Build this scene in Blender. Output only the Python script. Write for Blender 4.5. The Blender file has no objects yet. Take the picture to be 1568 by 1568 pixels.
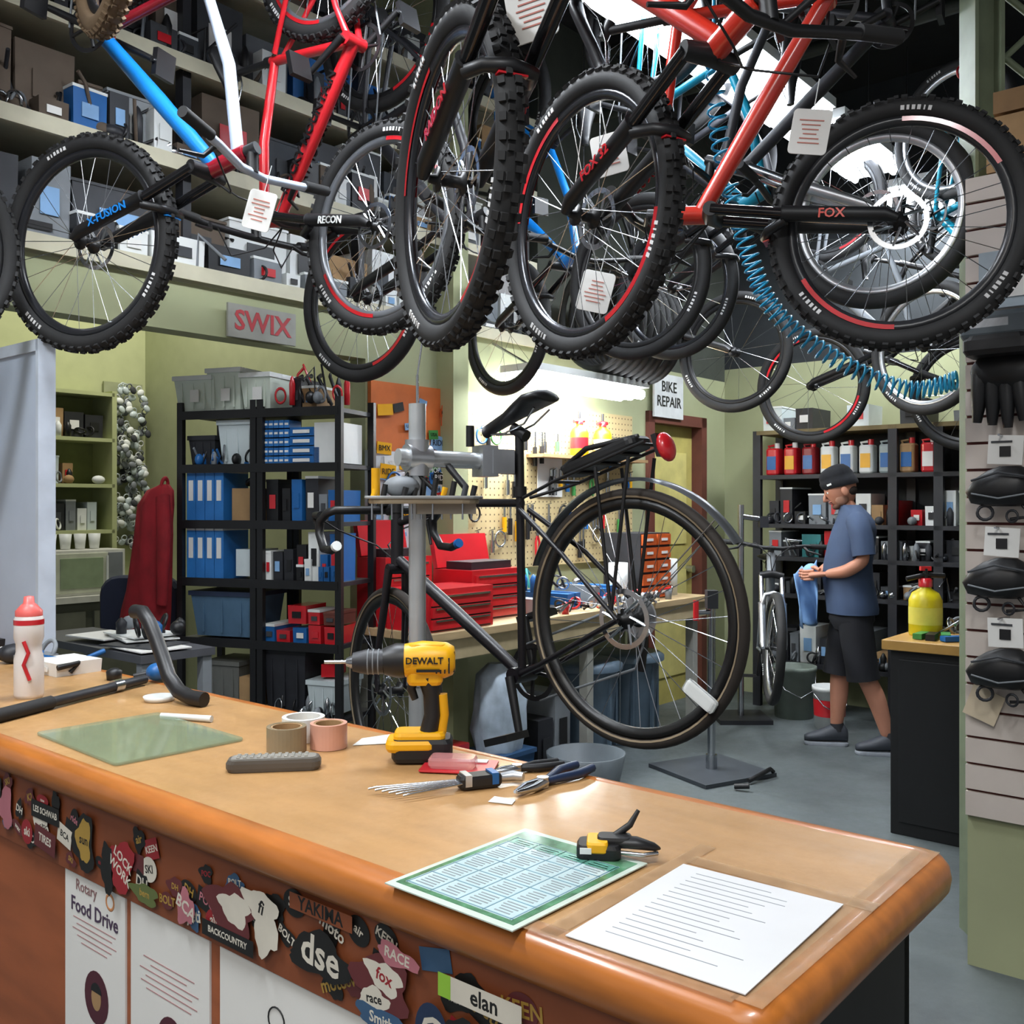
import bpy, math, random
from mathutils import Vector as V, Matrix
R_=random.Random(7)
def lin(h):
    h=h.lstrip('#'); o=[]
    for i in (0,2,4):
        c=int(h[i:i+2],16)/255; o.append(c/12.92 if c<=.04045 else ((c+.055)/1.055)**2.4)
    return o
MC={}
def mat(col,rough=.5,metal=0,var=.12,scale=9,emit=0,trans=0,coat=0,bump=0,stretch=(1,1,1),alpha=1,kind=None):
    key=(col,rough,metal,var,scale,emit,trans,coat,bump,stretch,alpha,kind)
    if key in MC: return MC[key]
    m=bpy.data.materials.new('mat_'+col.strip('#')+('_'+kind if kind else '')); m.use_nodes=True
    nt=m.node_tree; b=nt.nodes['Principled BSDF']; c=lin(col)
    b.inputs['Roughness'].default_value=rough; b.inputs['Metallic'].default_value=metal
    b.inputs['Coat Weight'].default_value=coat; b.inputs['Coat Roughness'].default_value=.12
    b.inputs['Transmission Weight'].default_value=trans; b.inputs['Alpha'].default_value=alpha
    tc=nt.nodes.new('ShaderNodeTexCoord'); mp=nt.nodes.new('ShaderNodeMapping'); mp.inputs['Scale'].default_value=stretch
    nt.links.new(tc.outputs['Object'],mp.inputs['Vector'])
    nz=nt.nodes.new('ShaderNodeTexNoise'); nz.inputs['Scale'].default_value=scale; nz.inputs['Detail'].default_value=5
    nt.links.new(mp.outputs[0],nz.inputs['Vector'])
    rp=nt.nodes.new('ShaderNodeValToRGB'); rp.color_ramp.elements[0].position=.3; rp.color_ramp.elements[1].position=.7
    rp.color_ramp.elements[0].color=[max(0,x*(1-var)) for x in c]+[1]
    rp.color_ramp.elements[1].color=[min(1,x*(1+var)) for x in c]+[1]
    nt.links.new(nz.outputs['Fac'],rp.inputs[0])
    out=rp.outputs[0]
    if kind=='peg':
        sep=nt.nodes.new('ShaderNodeSeparateXYZ'); nt.links.new(tc.outputs['Object'],sep.inputs[0])
        fs=[]
        for ax in ('X','Z'):
            a=nt.nodes.new('ShaderNodeMath'); a.operation='MULTIPLY'; a.inputs[1].default_value=26; nt.links.new(sep.outputs[ax],a.inputs[0])
            f=nt.nodes.new('ShaderNodeMath'); f.operation='FRACT'; nt.links.new(a.outputs[0],f.inputs[0])
            s=nt.nodes.new('ShaderNodeMath'); s.operation='SUBTRACT'; s.inputs[1].default_value=.5; nt.links.new(f.outputs[0],s.inputs[0])
            q=nt.nodes.new('ShaderNodeMath'); q.operation='MULTIPLY'; nt.links.new(s.outputs[0],q.inputs[0]); nt.links.new(s.outputs[0],q.inputs[1]); fs.append(q)
        ad=nt.nodes.new('ShaderNodeMath'); ad.operation='ADD'; nt.links.new(fs[0].outputs[0],ad.inputs[0]); nt.links.new(fs[1].outputs[0],ad.inputs[1])
        lt=nt.nodes.new('ShaderNodeMath'); lt.operation='LESS_THAN'; lt.inputs[1].default_value=.02; nt.links.new(ad.outputs[0],lt.inputs[0])
        mx=nt.nodes.new('ShaderNodeMix'); mx.data_type='RGBA'; nt.links.new(lt.outputs[0],mx.inputs[0]); nt.links.new(out,mx.inputs[6]); mx.inputs[7].default_value=(.12,.08,.04,1)
        out=mx.outputs[2]
    if kind=='scuff':
        n2=nt.nodes.new('ShaderNodeTexNoise'); n2.inputs['Scale'].default_value=3.2; n2.inputs['Detail'].default_value=10; n2.inputs['Roughness'].default_value=.75
        nt.links.new(tc.outputs['Object'],n2.inputs['Vector'])
        mr=nt.nodes.new('ShaderNodeMapRange'); mr.inputs[1].default_value=.35; mr.inputs[2].default_value=.7; mr.inputs[3].default_value=rough-.12; mr.inputs[4].default_value=rough+.2
        nt.links.new(n2.outputs['Fac'],mr.inputs[0]); nt.links.new(mr.outputs[0],b.inputs['Roughness'])
        mx=nt.nodes.new('ShaderNodeMix'); mx.data_type='RGBA'; m2=nt.nodes.new('ShaderNodeMapRange'); m2.inputs[1].default_value=.5; m2.inputs[2].default_value=.72; m2.inputs[4].default_value=.5
        nt.links.new(n2.outputs['Fac'],m2.inputs[0]); nt.links.new(m2.outputs[0],mx.inputs[0]); nt.links.new(out,mx.inputs[6]); mx.inputs[7].default_value=[x*.68 for x in c]+[1]; out=mx.outputs[2]
    nt.links.new(out,b.inputs['Base Color'])
    if bump:
        bp=nt.nodes.new('ShaderNodeBump'); bp.inputs['Strength'].default_value=bump; bp.inputs['Distance'].default_value=.01
        nt.links.new(nz.outputs['Fac'],bp.inputs['Height']); nt.links.new(bp.outputs[0],b.inputs['Normal'])
    if emit:
        b.inputs['Emission Color'].default_value=c+[1]; b.inputs['Emission Strength'].default_value=emit
    MC[key]=m; return m

def frame_of(d):
    d=d.normalized(); u=V((0,0,1)) if abs(d.z)<.9 else V((1,0,0))
    a=d.cross(u).normalized(); return a,d.cross(a).normalized()
class G:
    def __init__(s,name,base=None):
        s.name=name; s.vs=[]; s.fs=[]; s.mi=[]; s.sm=[]; s.mats=[]; s.M=Matrix(); s.st=[]; s.base=base
    def push(s,M): s.st.append(s.M.copy()); s.M=s.M@M
    def pop(s): s.M=s.st.pop()
    def add(s,vs,fs,m,smooth=False):
        if m not in s.mats: s.mats.append(m)
        k=s.mats.index(m); o=len(s.vs)
        s.vs+=[s.M@V(v) for v in vs]
        for f in fs: s.fs.append([o+i for i in f]); s.mi.append(k); s.sm.append(smooth)
    def box(s,c,d,m,rz=0,taper=1,R=None):
        x,y,z=d[0]/2,d[1]/2,d[2]/2; vs=[]
        for sz in (-1,1):
            t=taper if sz<0 else 1
            for sx,sy in ((-1,-1),(1,-1),(1,1),(-1,1)): vs.append(V((sx*x*t,sy*y*t,sz*z)))
        Q=Matrix.Rotation(rz,3,'Z')
        if R is not None: Q=R.to_3x3()@Q
        vs=[V(c)+Q@v for v in vs]
        s.add(vs,[(3,2,1,0),(4,5,6,7),(0,1,5,4),(1,2,6,5),(2,3,7,6),(3,0,4,7)],m)
    def bb(s,a,b,m):
        s.box([(a[i]+b[i])/2 for i in range(3)],[abs(b[i]-a[i]) for i in range(3)],m)
    def rbox(s,c,d,r,m,R=None,n=4):
        x,y,z=d; pts=[]
        for cx,cy,a0 in ((x/2-r,y/2-r,0),(-x/2+r,y/2-r,90),(-x/2+r,-y/2+r,180),(x/2-r,-y/2+r,270)):
            for i in range(n+1):
                a=math.radians(a0+90*i/n); pts.append((cx+r*math.cos(a),cy+r*math.sin(a)))
        N=len(pts); ch=min(r*.5,z*.3); rings=[(-z/2,1-ch/max(x,y)*1.2),(-z/2+ch,1),(z/2-ch,1),(z/2,1-ch/max(x,y)*1.2)]
        vs=[]
        Q=R.to_3x3() if R is not None else Matrix.Identity(3)
        for zz,k in rings:
            for p in pts: vs.append(V(c)+Q@V((p[0]*k,p[1]*k,zz)))
        fs=[]
        for j in range(3):
            for i in range(N): fs.append((j*N+i,j*N+(i+1)%N,(j+1)*N+(i+1)%N,(j+1)*N+i))
        fs.append(tuple(reversed(range(N)))); fs.append(tuple(range(3*N,4*N)))
        s.add(vs,fs,m)
    def tube(s,pts,r,m,n=8,closed=False,cap=True,flat=1.0):
        pts=[V(p) for p in pts]; L=len(pts)
        if not hasattr(r,'__len__'): r=[r]*L
        vs=[];fs=[]; a=None
        for i,p in enumerate(pts):
            if closed: d=pts[(i+1)%L]-pts[i-1]
            else: d=pts[min(i+1,L-1)]-pts[max(i-1,0)]
            if d.length<1e-9: d=V((0,0,1))
            d.normalize()
            if a is None: a,b=frame_of(d)
            else:
                a=(a-d*a.dot(d))
                if a.length<1e-6: a,_=frame_of(d)
                a.normalize(); b=d.cross(a)
            for k in range(n):
                t=2*math.pi*k/n; vs.append(p+(a*math.cos(t)+b*math.sin(t)*flat)*r[i])
        for i in range(L if closed else L-1):
            j=(i+1)%L
            for k in range(n): fs.append((i*n+k,i*n+(k+1)%n,j*n+(k+1)%n,j*n+k))
        s.add(vs,fs,m,n>4)
        if cap and not closed:
            s.add(vs[:n],[tuple(reversed(range(n)))],m); s.add(vs[-n:],[tuple(range(n))],m)
    def cyl(s,p,q,r,m,r2=None,n=12): s.tube([p,q],[r,r if r2 is None else r2],m,n)
    def lathe(s,c,ax,prof,m,n=24,closed=False,smooth=True):
        c=V(c); ax=V(ax).normalized(); a,b=frame_of(ax); P=len(prof); vs=[];fs=[]
        for i in range(n):
            t=2*math.pi*i/n; d=a*math.cos(t)+b*math.sin(t)
            for r,h in prof: vs.append(c+d*r+ax*h)
        for i in range(n):
            j=(i+1)%n
            for k in range(P if closed else P-1):
                l=(k+1)%P; fs.append((i*P+k,j*P+k,j*P+l,i*P+l))
        s.add(vs,fs,m,smooth)
    def torus(s,c,ax,R,r,m,n=48,k=8,fl=1):
        s.lathe(c,ax,[(R+r*math.cos(2*math.pi*i/k),fl*r*math.sin(2*math.pi*i/k)) for i in range(k)],m,n,True)
    def ell(s,c,d,m,n=16,k=10,R=None):
        vs=[];fs=[]; Q=R.to_3x3() if R is not None else Matrix.Identity(3)
        for j in range(k+1):
            ph=math.pi*j/k
            for i in range(n):
                t=2*math.pi*i/n; vs.append(V(c)+Q@V((d[0]*math.sin(ph)*math.cos(t),d[1]*math.sin(ph)*math.sin(t),d[2]*math.cos(ph))))
        for j in range(k):
            for i in range(n): fs.append((j*n+i,j*n+(i+1)%n,(j+1)*n+(i+1)%n,(j+1)*n+i))
        s.add(vs,fs,m,True)
    def loft(s,rings,m,n=20,cap=True,fold=0):
        vs=[];fs=[]
        for cx,cy,z,a,b in rings:
            for i in range(n):
                t=2*math.pi*i/n; k=1+fold*math.sin(t*7+z*9); vs.append((cx+a*k*math.cos(t),cy+b*k*math.sin(t),z))
        for j in range(len(rings)-1):
            for i in range(n): fs.append((j*n+i,j*n+(i+1)%n,(j+1)*n+(i+1)%n,(j+1)*n+i))
        s.add(vs,fs,m,True)
        if cap: s.add(vs[:n],[tuple(reversed(range(n)))],m); s.add(vs[-n:],[tuple(range(n))],m)
    def prism(s,pts,th,m):
        n=len(pts); vs=[(p[0],p[1],0) for p in pts]+[(p[0],p[1],th) for p in pts]
        s.add(vs,[tuple(reversed(range(n))),tuple(range(n,2*n))]+[(i,(i+1)%n,n+(i+1)%n,n+i) for i in range(n)],m)
    def text(s,t,size,M,m,ex=.0006,bold=0.0):
        cu=bpy.data.curves.new('t','FONT'); cu.body=t; cu.size=size; cu.extrude=ex; cu.align_x='CENTER'; cu.align_y='CENTER'; cu.resolution_u=2; cu.offset=bold*size
        o=bpy.data.objects.new('t',cu); bpy.context.collection.objects.link(o)
        dg=bpy.context.evaluated_depsgraph_get(); me=bpy.data.meshes.new_from_object(o.evaluated_get(dg))
        s.push(M); s.add([v.co for v in me.vertices],[list(p.vertices) for p in me.polygons],m); s.pop()
        bpy.data.objects.remove(o); bpy.data.meshes.remove(me); bpy.data.curves.remove(cu)
    def done(s,parent=None,bevel=0,recalc=True):
        base=s.base
        if base is None:
            lo=[min(v[i] for v in s.vs) for i in range(3)]; hi=[max(v[i] for v in s.vs) for i in range(3)]
            base=Matrix.Translation(((lo[0]+hi[0])/2,(lo[1]+hi[1])/2,lo[2])); inv=base.inverted(); vs=[inv@v for v in s.vs]
        else: vs=s.vs
        me=bpy.data.meshes.new(s.name); me.from_pydata([tuple(v) for v in vs],[],s.fs)
        for m in s.mats: me.materials.append(m)
        me.polygons.foreach_set('material_index',s.mi); me.polygons.foreach_set('use_smooth',s.sm)
        if recalc:
            import bmesh
            bm=bmesh.new(); bm.from_mesh(me); bmesh.ops.recalc_face_normals(bm,faces=bm.faces); bm.to_mesh(me); bm.free()
        me.update(); o=bpy.data.objects.new(s.name,me); bpy.context.collection.objects.link(o); o.matrix_world=base
        if bevel:
            b=o.modifiers.new('bevel','BEVEL'); b.width=bevel; b.segments=3; b.limit_method='ANGLE'
        if parent: o.parent=parent
        return o
T=Matrix.Translation
def Rm(a,ax): return Matrix.Rotation(math.radians(a),4,ax)
def cols(o,x,y,z):
    x,y,z=V(x),V(y),V(z); return Matrix(((x.x,y.x,z.x,o[0]),(x.y,y.y,z.y,o[1]),(x.z,y.z,z.z,o[2]),(0,0,0,1)))
ROT=Matrix.Rotation(math.radians(50),4,'Z')
def RF(x,y,z=0): return T((x,y,z))@ROT   # room-aligned frame: x = along bench wall, y = along counter
W1=RF(.9,7.0)
def ftxt(x,y,z): return cols((x,y,z),(0,-1,0),(0,0,1),(-1,0,0))
def wtxt(x,y,z): return cols((x,y,z),(1,0,0),(0,0,1),(0,-1,0))
# ---------- palette
BLK=mat('#161618',.45); RUB=mat('#1f1f20',.75,var=.2); STEEL=mat('#b9bcc0',.25,1,var=.05); ALU=mat('#c9ccd0',.35,.9); POST=mat('#c4c8ca',.3,.55)
WHT=mat('#e0e3e1',.5,var=.04); RED=mat('#c41f28',.3,coat=.5,var=.06); YEL=mat('#e9ab08',.4,var=.06); BLU=mat('#1d5f9f',.4,var=.08)
GRN=mat('#a9b174',.8,var=.05); CREAM=mat('#c8c3aa',.6,var=.08); ORG=mat('#c2551f',.5); DK=mat('#232429',.5,var=.2)
GREY=mat('#7b8085',.6); PAP=mat('#e4e3df',.55,var=.02); NAVY=mat('#23304a',.6); LBL=mat('#7ea6cf',.6)
TAN=mat('#a3825a',.75); BRN=mat('#64352a',.6); CLR=mat('#c6d1d3',.2,var=.05); RIM=mat('#4a4b4f',.25,.8,var=.05)
BR2=mat('#5e5145',.8); DG=mat('#3a3c40',.7)

# ---------- room
g=G('floor'); FL=mat('#596061',.5,var=.25,scale=1.8,bump=.05,kind='scuff'); g.bb((-9,-5,-.05),(9,13,0),FL); g.done()
g=G('wall_bench',W1.copy())
WG=mat('#9fa37f',.8,var=.06,scale=3)
g.bb((-2.57,0,0),(.1,.12,2.5),WG); g.bb((.95,0,0),(1.3,.12,2.5),WG); g.bb((.1,0,2.18),(.95,.12,2.5),WG)
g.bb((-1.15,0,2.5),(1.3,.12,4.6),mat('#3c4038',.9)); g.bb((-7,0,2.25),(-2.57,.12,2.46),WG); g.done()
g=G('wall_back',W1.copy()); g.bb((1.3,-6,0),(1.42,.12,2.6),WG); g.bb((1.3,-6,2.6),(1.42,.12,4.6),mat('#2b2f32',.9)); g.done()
g=G('wall_left',RF(-2.9,7.25)); g.bb((-4,0,0),(.2,.12,4.6),mat('#b4b98c',.8,var=.05)); g.done()
g=G('wall_rear',RF(-2.9,7.25)); g.bb((.2,-3.2,0),(.32,.12,4.6),mat('#a8ad85',.8,var=.05)); g.done()
g=G('ceiling'); g.bb((-9,-5,4.6),(9,13,4.7),mat('#15171a',.9)); g.done()
g=G('door_1',W1.copy())
g.bb((.1,-.03,0),(.18,.12,2.18),BRN); g.bb((.87,-.03,0),(.95,.12,2.18),BRN); g.bb((.1,-.03,2.1),(.95,.12,2.18),BRN)
g.bb((.18,.06,0),(.87,.1,2.1),mat('#b9ad60',.6)); g.bb((.28,.05,1.2),(.77,.06,1.9),mat('#cfc478',.6)); g.bb((.28,.05,.2),(.77,.06,1.0),mat('#cfc478',.6)); g.cyl((.8,0,1),(.8,.06,1),.03,STEEL); g.done()
g=G('ceiling_truss'); TR=mat('#2f352f',.6)
for k in range(3):
    o=V((1.0+k*.9,6.2-k*1.7,0)); e=V((.766,-.643,0)); a=o-e*1.0; b=o+e*3
    g.cyl(a+V((0,0,4.5)),b+V((0,0,4.5)),.04,TR,n=6); g.cyl(a+V((0,0,4.1)),b+V((0,0,4.1)),.04,TR,n=6)
    for i in range(11):
        p=a+e*(4*i/11); q=a+e*(4*(i+1)/11); zz=(4.1,4.5) if i%2 else (4.5,4.1)
        g.cyl(p+V((0,0,zz[0])),q+V((0,0,zz[1])),.02,TR,n=6)
g.done()
g=G('support_column'); CM=mat('#7f8a70',.6)
g.box((1.64,3.42,2.3),(.10,.012,4.6),CM); g.box((1.595,3.42,2.3),(.012,.12,4.6),CM); g.box((1.685,3.42,2.3),(.012,.12,4.6),CM)
for i in range(10): z=2.4+.22*i; g.cyl((1.72,3.42,z),(1.95,3.38,z+.22),.012,CM,n=6); g.cyl((1.95,3.38,z),(1.72,3.42,z+.22),.012,CM,n=6)
g.box((1.95,3.38,3.5),(.05,.05,2.2),CM); g.done()

def fill(g,x0,x1,y0,y1,z,hmax,pal,wr=(.08,.25),gap=.02,face='y',fillp=.95,hmin=.35):
    a,b=(x0,x1) if face=='y' else (y0,y1); p=a
    while p<b-wr[0]:
        w=min(R_.uniform(*wr),b-p); h=hmax*R_.uniform(hmin,1)
        if R_.random()<fillp:
            m=R_.choice(pal); r=R_.uniform(-.06,.06); lab=R_.choice([PAP,BLK,LBL,DG,RED,m])
            if face=='y':
                d=(y1-y0)*R_.uniform(.6,.95); c=(p+w/2,y0+.02+d/2,z+h/2); g.box(c,(w*.93,d,h),m,r,taper=.97)
                g.box((p+w/2,y0+.016,z+h*.5),(w*.45,.004,h*.35),lab,0)
                if R_.random()<.3: g.box((p+w/2,y0+.02+d/2,z+h+.006),(w*.97,d*1.02,.012),R_.choice([WHT,m]),r)
            else:
                d=(x1-x0)*R_.uniform(.6,.95); c=(x0+.02+d/2,p+w/2,z+h/2); g.box(c,(d,w*.93,h),m,r,taper=.97)
                g.box((x0+.016,p+w/2,z+h*.5),(.004,w*.45,h*.35),lab,0)
                if R_.random()<.3: g.box((x0+.02+d/2,p+w/2,z+h+.006),(d*1.02,w*.97,.012),R_.choice([WHT,m]),r)
        p+=w+gap*R_.random()
def bits(g,x0,x1,y0,y1,z,h,n,pal):
    for i in range(n):
        x=R_.uniform(x0,x1); y=R_.uniform(y0,y1); m=R_.choice(pal); k=R_.random()
        if k<.35: g.tube([(x,y,z+.01),(x+R_.uniform(-.06,.06),y+R_.uniform(-.06,.06),z+h*R_.random()),(x+R_.uniform(-.1,.1),y+R_.uniform(-.1,.1),z+h*R_.random())],.008,m,6)
        elif k<.6: g.torus((x,y,z+.045),(R_.uniform(-1,1),R_.uniform(-1,1),.2),.035,.007,m,16,6)
        elif k<.8: g.lathe((x,y,z),(0,0,1),[(0,0),(.02,0),(.022,h*.5),(.01,h*.65),(0,h*.7)],m,12)
        else: g.ell((x,y,z+.03),(.03+.03*R_.random(),.03,.03),m,10,6)
def bottle(g,x,y,z,r,h,m,cap,lbl=None):
    g.lathe((x,y,z),(0,0,1),[(0,0),(r*.95,0),(r,h*.03),(r,h*.62),(r*.8,h*.74),(r*.35,h*.82),(r*.35,h*.86)],m,18)
    g.lathe((x,y,z),(0,0,1),[(r*.42,h*.85),(r*.42,h*.97),(r*.3,h),(0,h)],cap,14)
    if lbl: g.lathe((x,y,z),(0,0,1),[(r*1.01,h*.2),(r*1.01,h*.5)],lbl,18)
def tote(g,c,d,m,lid=None):
    x,y,z=c; g.box((x,y,z+d[2]/2),(d[0],d[1],d[2]),m,taper=.86)
    g.box((x,y,z+d[2]+.008),(d[0]*1.06,d[1]*1.06,.022),lid or m)
    for i in (-1,0,1):
        g.box((x-d[0]*.485,y+i*d[1]*.3,z+d[2]*.5),(.01,.012,d[2]*.8),m)

# ---------- overhead storage shelving
pal_up=[DG,BR2,BR2,mat('#8f9497',.7),DK,mat('#33373d',.7),DG,TAN,mat('#bdbdb6',.6),mat('#55585c',.7),BR2,WHT,BLU]
g=G('overhead_storage_shelf',W1.copy())
for z in (2.5,2.96,3.40,3.84):
    g.bb((-7,-.02,z),(-1.2,.62,z+.03),CREAM); g.bb((-7,-.035,z-.03),(-1.2,-.02,z+.035),CREAM)
for x in (-7,-5.6,-4.6,-3.6,-2.6,-1.25):
    g.bb((x,.02,2.5),(x+.04,.08,4.4),DK); g.bb((x,.56,2.5),(x+.04,.62,4.4),DK)
g.bb((-7,.62,2.5),(-1.2,.65,4.4),mat('#222325',.8))
g.done()
g=G('stored_parts_boxes',W1.copy())
fill(g,-6.5,-1.3,.02,.55,2.53,.36,[WHT,mat('#bdbdb6',.6),BR2,DG,WHT,GREY,TAN],wr=(.15,.42),hmin=.6)
fill(g,-6.5,-1.3,-.02,.10,2.53,.13,[WHT,WHT,DG,BLK,GREY],wr=(.06,.3),fillp=.7,hmin=.4)
for z in (2.99,3.43,3.87):
    fill(g,-6.5,-1.3,0.05,.55,z,.37,pal_up,wr=(.1,.34),hmin=.55)
    fill(g,-6.5,-1.3,-.02,.12,z,.2,pal_up+[WHT,BLK,BLK],wr=(.05,.16),fillp=.55,hmin=.3)
    bits(g,-6,-1.4,0,.08,z,.25,90,[BLK,DK,GREY,BLK,STEEL,BR2])
bits(g,-6,-1.4,0,.06,2.53,.2,30,[BLK,DK,GREY,BLK,STEEL])
g.done()
g=G('banner_sign',W1.copy()); g.bb((-3.42,-.05,2.25),(-3.05,-.037,2.40),mat('#8f8f87',.6)); g.text('SWIX',.125,wtxt(-3.235,-.052,2.325),mat('#a83238',.5),bold=.02); g.done()

# ---------- black shelving units
U=T((-.80,4.5,0))@Rm(70,'Z')@Matrix.Diagonal((.75,.64,1,1))
LV=[.12,.5,.85,1.14,1.42,1.69,1.95]
g=G('metal_shelving_unit',U.copy())
for y in (0,.69,1.38):
    for x in (0,.42):
        for dy in ((0,) if y in (0,1.38) else (-.03,.03)):
            g.bb((x,y+dy-.025,0),(x+.035,y+dy+.025,2.0),BLK)
for z in LV:
    g.bb((0,0,z-.02),(.45,1.38,z),DK); g.bb((-.004,0,z-.035),(0.004,1.38,z+.006),BLK)
g.done()
g=G('bicycle_parts_boxes',U.copy())
B2=mat('#2a72b8',.5)
for j in range(5):
    for i in range(5):
        g.box((.1,.63-.045*i,1.69+.02+.043*j),(.14,.04,.036),R_.choice([B2,BLU]))
        g.box((.028,.63-.045*i,1.69+.02+.043*j),(.003,.03,.01),PAP)
for j in range(4):
    g.box((.14,.33,1.71+.045*j),(.2,.2,.04),BLU); g.box((.035,.33,1.71+.045*j),(.004,.14,.016),PAP)
g.box((.2,.13,1.79),(.3,.2,.19),WHT); g.box((.15,.22,1.73),(.2,.06,.08),BLU)
fill(g,.02,.38,.03,.66,1.42,.21,[DK,BLK,BLU,DK,GREY],wr=(.07,.13),face='x',hmin=.6)
fill(g,.02,.38,.03,.66,1.14,.24,[DK,BLK,BLU,BLU,BLK,WHT],wr=(.05,.1),face='x',hmin=.5)
fill(g,.0,.1,.03,.4,1.14,.12,[WHT,BLU,BLK,BLK],wr=(.04,.07),face='x',hmin=.5)
fill(g,.02,.38,.03,.66,.85,.09,[RED,WHT,RED,BLU],wr=(.1,.16),face='x',hmin=.6)
fill(g,.02,.3,.03,.66,.94,.09,[RED,mat('#b9605a',.6),DG,BRN],wr=(.1,.18),face='x',hmin=.5,fillp=.8)
for z in (1.42,1.14):
    for i in range(4):
        y=1.34-.085*i; g.bb((.03,y-.08,z),(.3,y,z+.235),B2); g.bb((.026,y-.06,z+.1),(.03,y-.02,z+.2),PAP); g.bb((.024,y-.08,z+.235),(.3,y-.005,z+.245),PAP)
g.box((.2,.86,1.5),(.25,.22,.16),TAN,.1); g.box((.2,.84,1.22),(.25,.18,.13),CLR)
g.torus((.2,.86,1.62),(0,.3,1),.06,.012,BLK); bits(g,.02,.12,.74,1.3,1.69,.1,14,[BLK,GREY,BLU]); bits(g,.02,.08,.05,.6,.5,.15,14,[BLK,GREY,STEEL]); bits(g,.02,.12,.1,1.3,.12,.25,24,[BLK,GREY,STEEL,TAN])
g.done()
g=G('storage_bin',U.copy()); tote(g,(.22,.90,1.69),(.34,.34,.2),CLR); tote(g,(.2,1.22,1.69),(.3,.24,.13),DK); g.done()
g=G('storage_bin',U.copy()); tote(g,(.22,1.03,.86),(.36,.56,.2),mat('#4d6b85',.5),NAVY); g.done()
g=G('storage_bin',U.copy()); tote(g,(.22,.48,.52),(.36,.36,.28),DK,BLK); g.done()
g=G('storage_bin',U.copy()); tote(g,(.2,.16,.52),(.3,.26,.14),CLR); g.box((.2,.17,.72),(.2,.12,.06),RED,.3); g.done()
g=G('storage_bin',U.copy()); tote(g,(.22,1.05,.52),(.3,.3,.2),mat('#6a6b66',.6)); g.box((.2,.8,.6),(.3,.16,.14),TAN); g.done()
g=G('cardboard_clutter',U.copy()); fill(g,.14,.42,.05,1.3,.12,.3,[DK,TAN,GREY,CLR],wr=(.12,.3),face='x'); g.done()
for (y,w,h) in ((1.26,.34,.16),(.98,.30,.19),(.70,.26,.16)):
    g=G('clear_storage_tote',U.copy()); tote(g,(.2,y,1.95),(.40,w,h),mat('#d3ddd0',.35,var=.04,alpha=.92),WHT); g.bb((-.004,y-.06,2.0),(-.0,y+.02,2.06),PAP); g.done()
g=G('rack_top_clutter',U.copy()); fill(g,.05,.4,.02,.5,1.95,.16,[DK,mat('#70756b',.6),BLK,RED,GREY,ORG,TAN],wr=(.08,.2),face='x',hmin=.3)
for i in range(4): g.tube([(.1+.05*i,.05+.1*i,1.97),(.08,.12+.1*i,2.1),(.2,.2+.08*i,2.12)],.012,BLK)
bits(g,.0,.2,.02,.5,1.97,.2,18,[BLK,RED,GREY,BLK]); g.done()
g=G('red_jacket',U.copy()); RJ=mat('#8c141e',.85,var=.25)
rings=[(-.05,1.47,1.60,.03,.03),(-.06,1.50,1.57,.05,.11),(-.06,1.54,1.50,.07,.15),(-.05,1.57,1.35,.075,.16),(-.05,1.61,1.15,.08,.18),(-.05,1.65,.98,.085,.21),(-.05,1.67,.84,.09,.22),(-.05,1.67,.80,.085,.21)]
g.loft(rings,RJ,42,fold=.09)
g.tube([(-.10,1.44,1.54),(-.13,1.40,1.36),(-.12,1.42,1.16),(-.11,1.44,1.02)],[.055,.058,.05,.042],RJ,12,flat=.7); g.torus((-.05,1.47,1.6),(0,1,.2),.03,.012,RJ,16,6); g.done()

# ---------- sticker board on partition
g=G('sticker_board',W1.copy())
g.bb((-2.56,-.03,1.78),(-1.88,-.005,2.14),mat('#c96a30',.6)); g.bb((-2.58,-.035,.92),(-2.2,-.005,1.78),mat('#d3d9de',.5)); g.bb((-2.2,-.03,1.45),(-1.9,-.005,1.78),WHT)
sc=[RED,BLU,YEL,WHT,BLK,GREEN:=mat('#3f8a44',.5),LBL,ORG]
for i in range(54):
    x=R_.uniform(-2.5,-1.95); z=R_.uniform(1.5,2.09) if i<38 else R_.uniform(1.0,1.5)
    if i>=38: x=R_.uniform(-2.52,-2.28)
    w=R_.uniform(.05,.12); g.box((x,-.037-.0002*i,z),(w,.004,w*R_.uniform(.4,.9)),R_.choice(sc),R=Rm(R_.uniform(-20,20),'Y'))
    if i%2: g.text(R_.choice(['RIDE','SKI','BMX','USA','SHOP']),w*.4,wtxt(x,-.041-.0002*i,z),R_.choice([BLK,WHT]))
g.torus((-2.42,-.055,1.62),(0,1,0),.05,.006,BLU,24,6); g.done()

# ---------- pegboard with tools
g=G('pegboard',W1.copy()); g.bb((-1.85,-.03,1.12),(-.12,-.004,2.12),mat('#bda97c',.7,var=.03,kind='peg')); g.done()
g=G('hanging_tools',W1.copy())
for i in range(50):
    x=-1.8+.033*i+R_.uniform(-.01,.01); z=R_.choice([1.95,1.72,1.5,1.35]); L=R_.uniform(.1,.22); m=R_.choice([RED,BLK,STEEL,BLU,STEEL,YEL,GREEN,BLK]); k=R_.random()
    g.cyl((x,-.03,z),(x,-.07,z+.01),.004,STEEL,n=6)
    if k<.5: g.cyl((x,-.05,z),(x,-.05,z-L*.5),.008,STEEL,n=6); g.cyl((x,-.05,z-L*.45),(x,-.05,z-L),.014,m,n=8)
    elif k<.75:
        for sg in (-1,1): g.tube([(x,-.05,z-.03),(x+sg*.018,-.05,z-.08),(x+sg*.014,-.05,z-.16)],[.006,.008,.008],m,6)
        g.cyl((x,-.05,z),(x,-.05,z-.04),.012,STEEL,n=6)
    else: g.torus((x,-.05,z-.05),(0,1,0),.045,.006,m,20,6)
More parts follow.
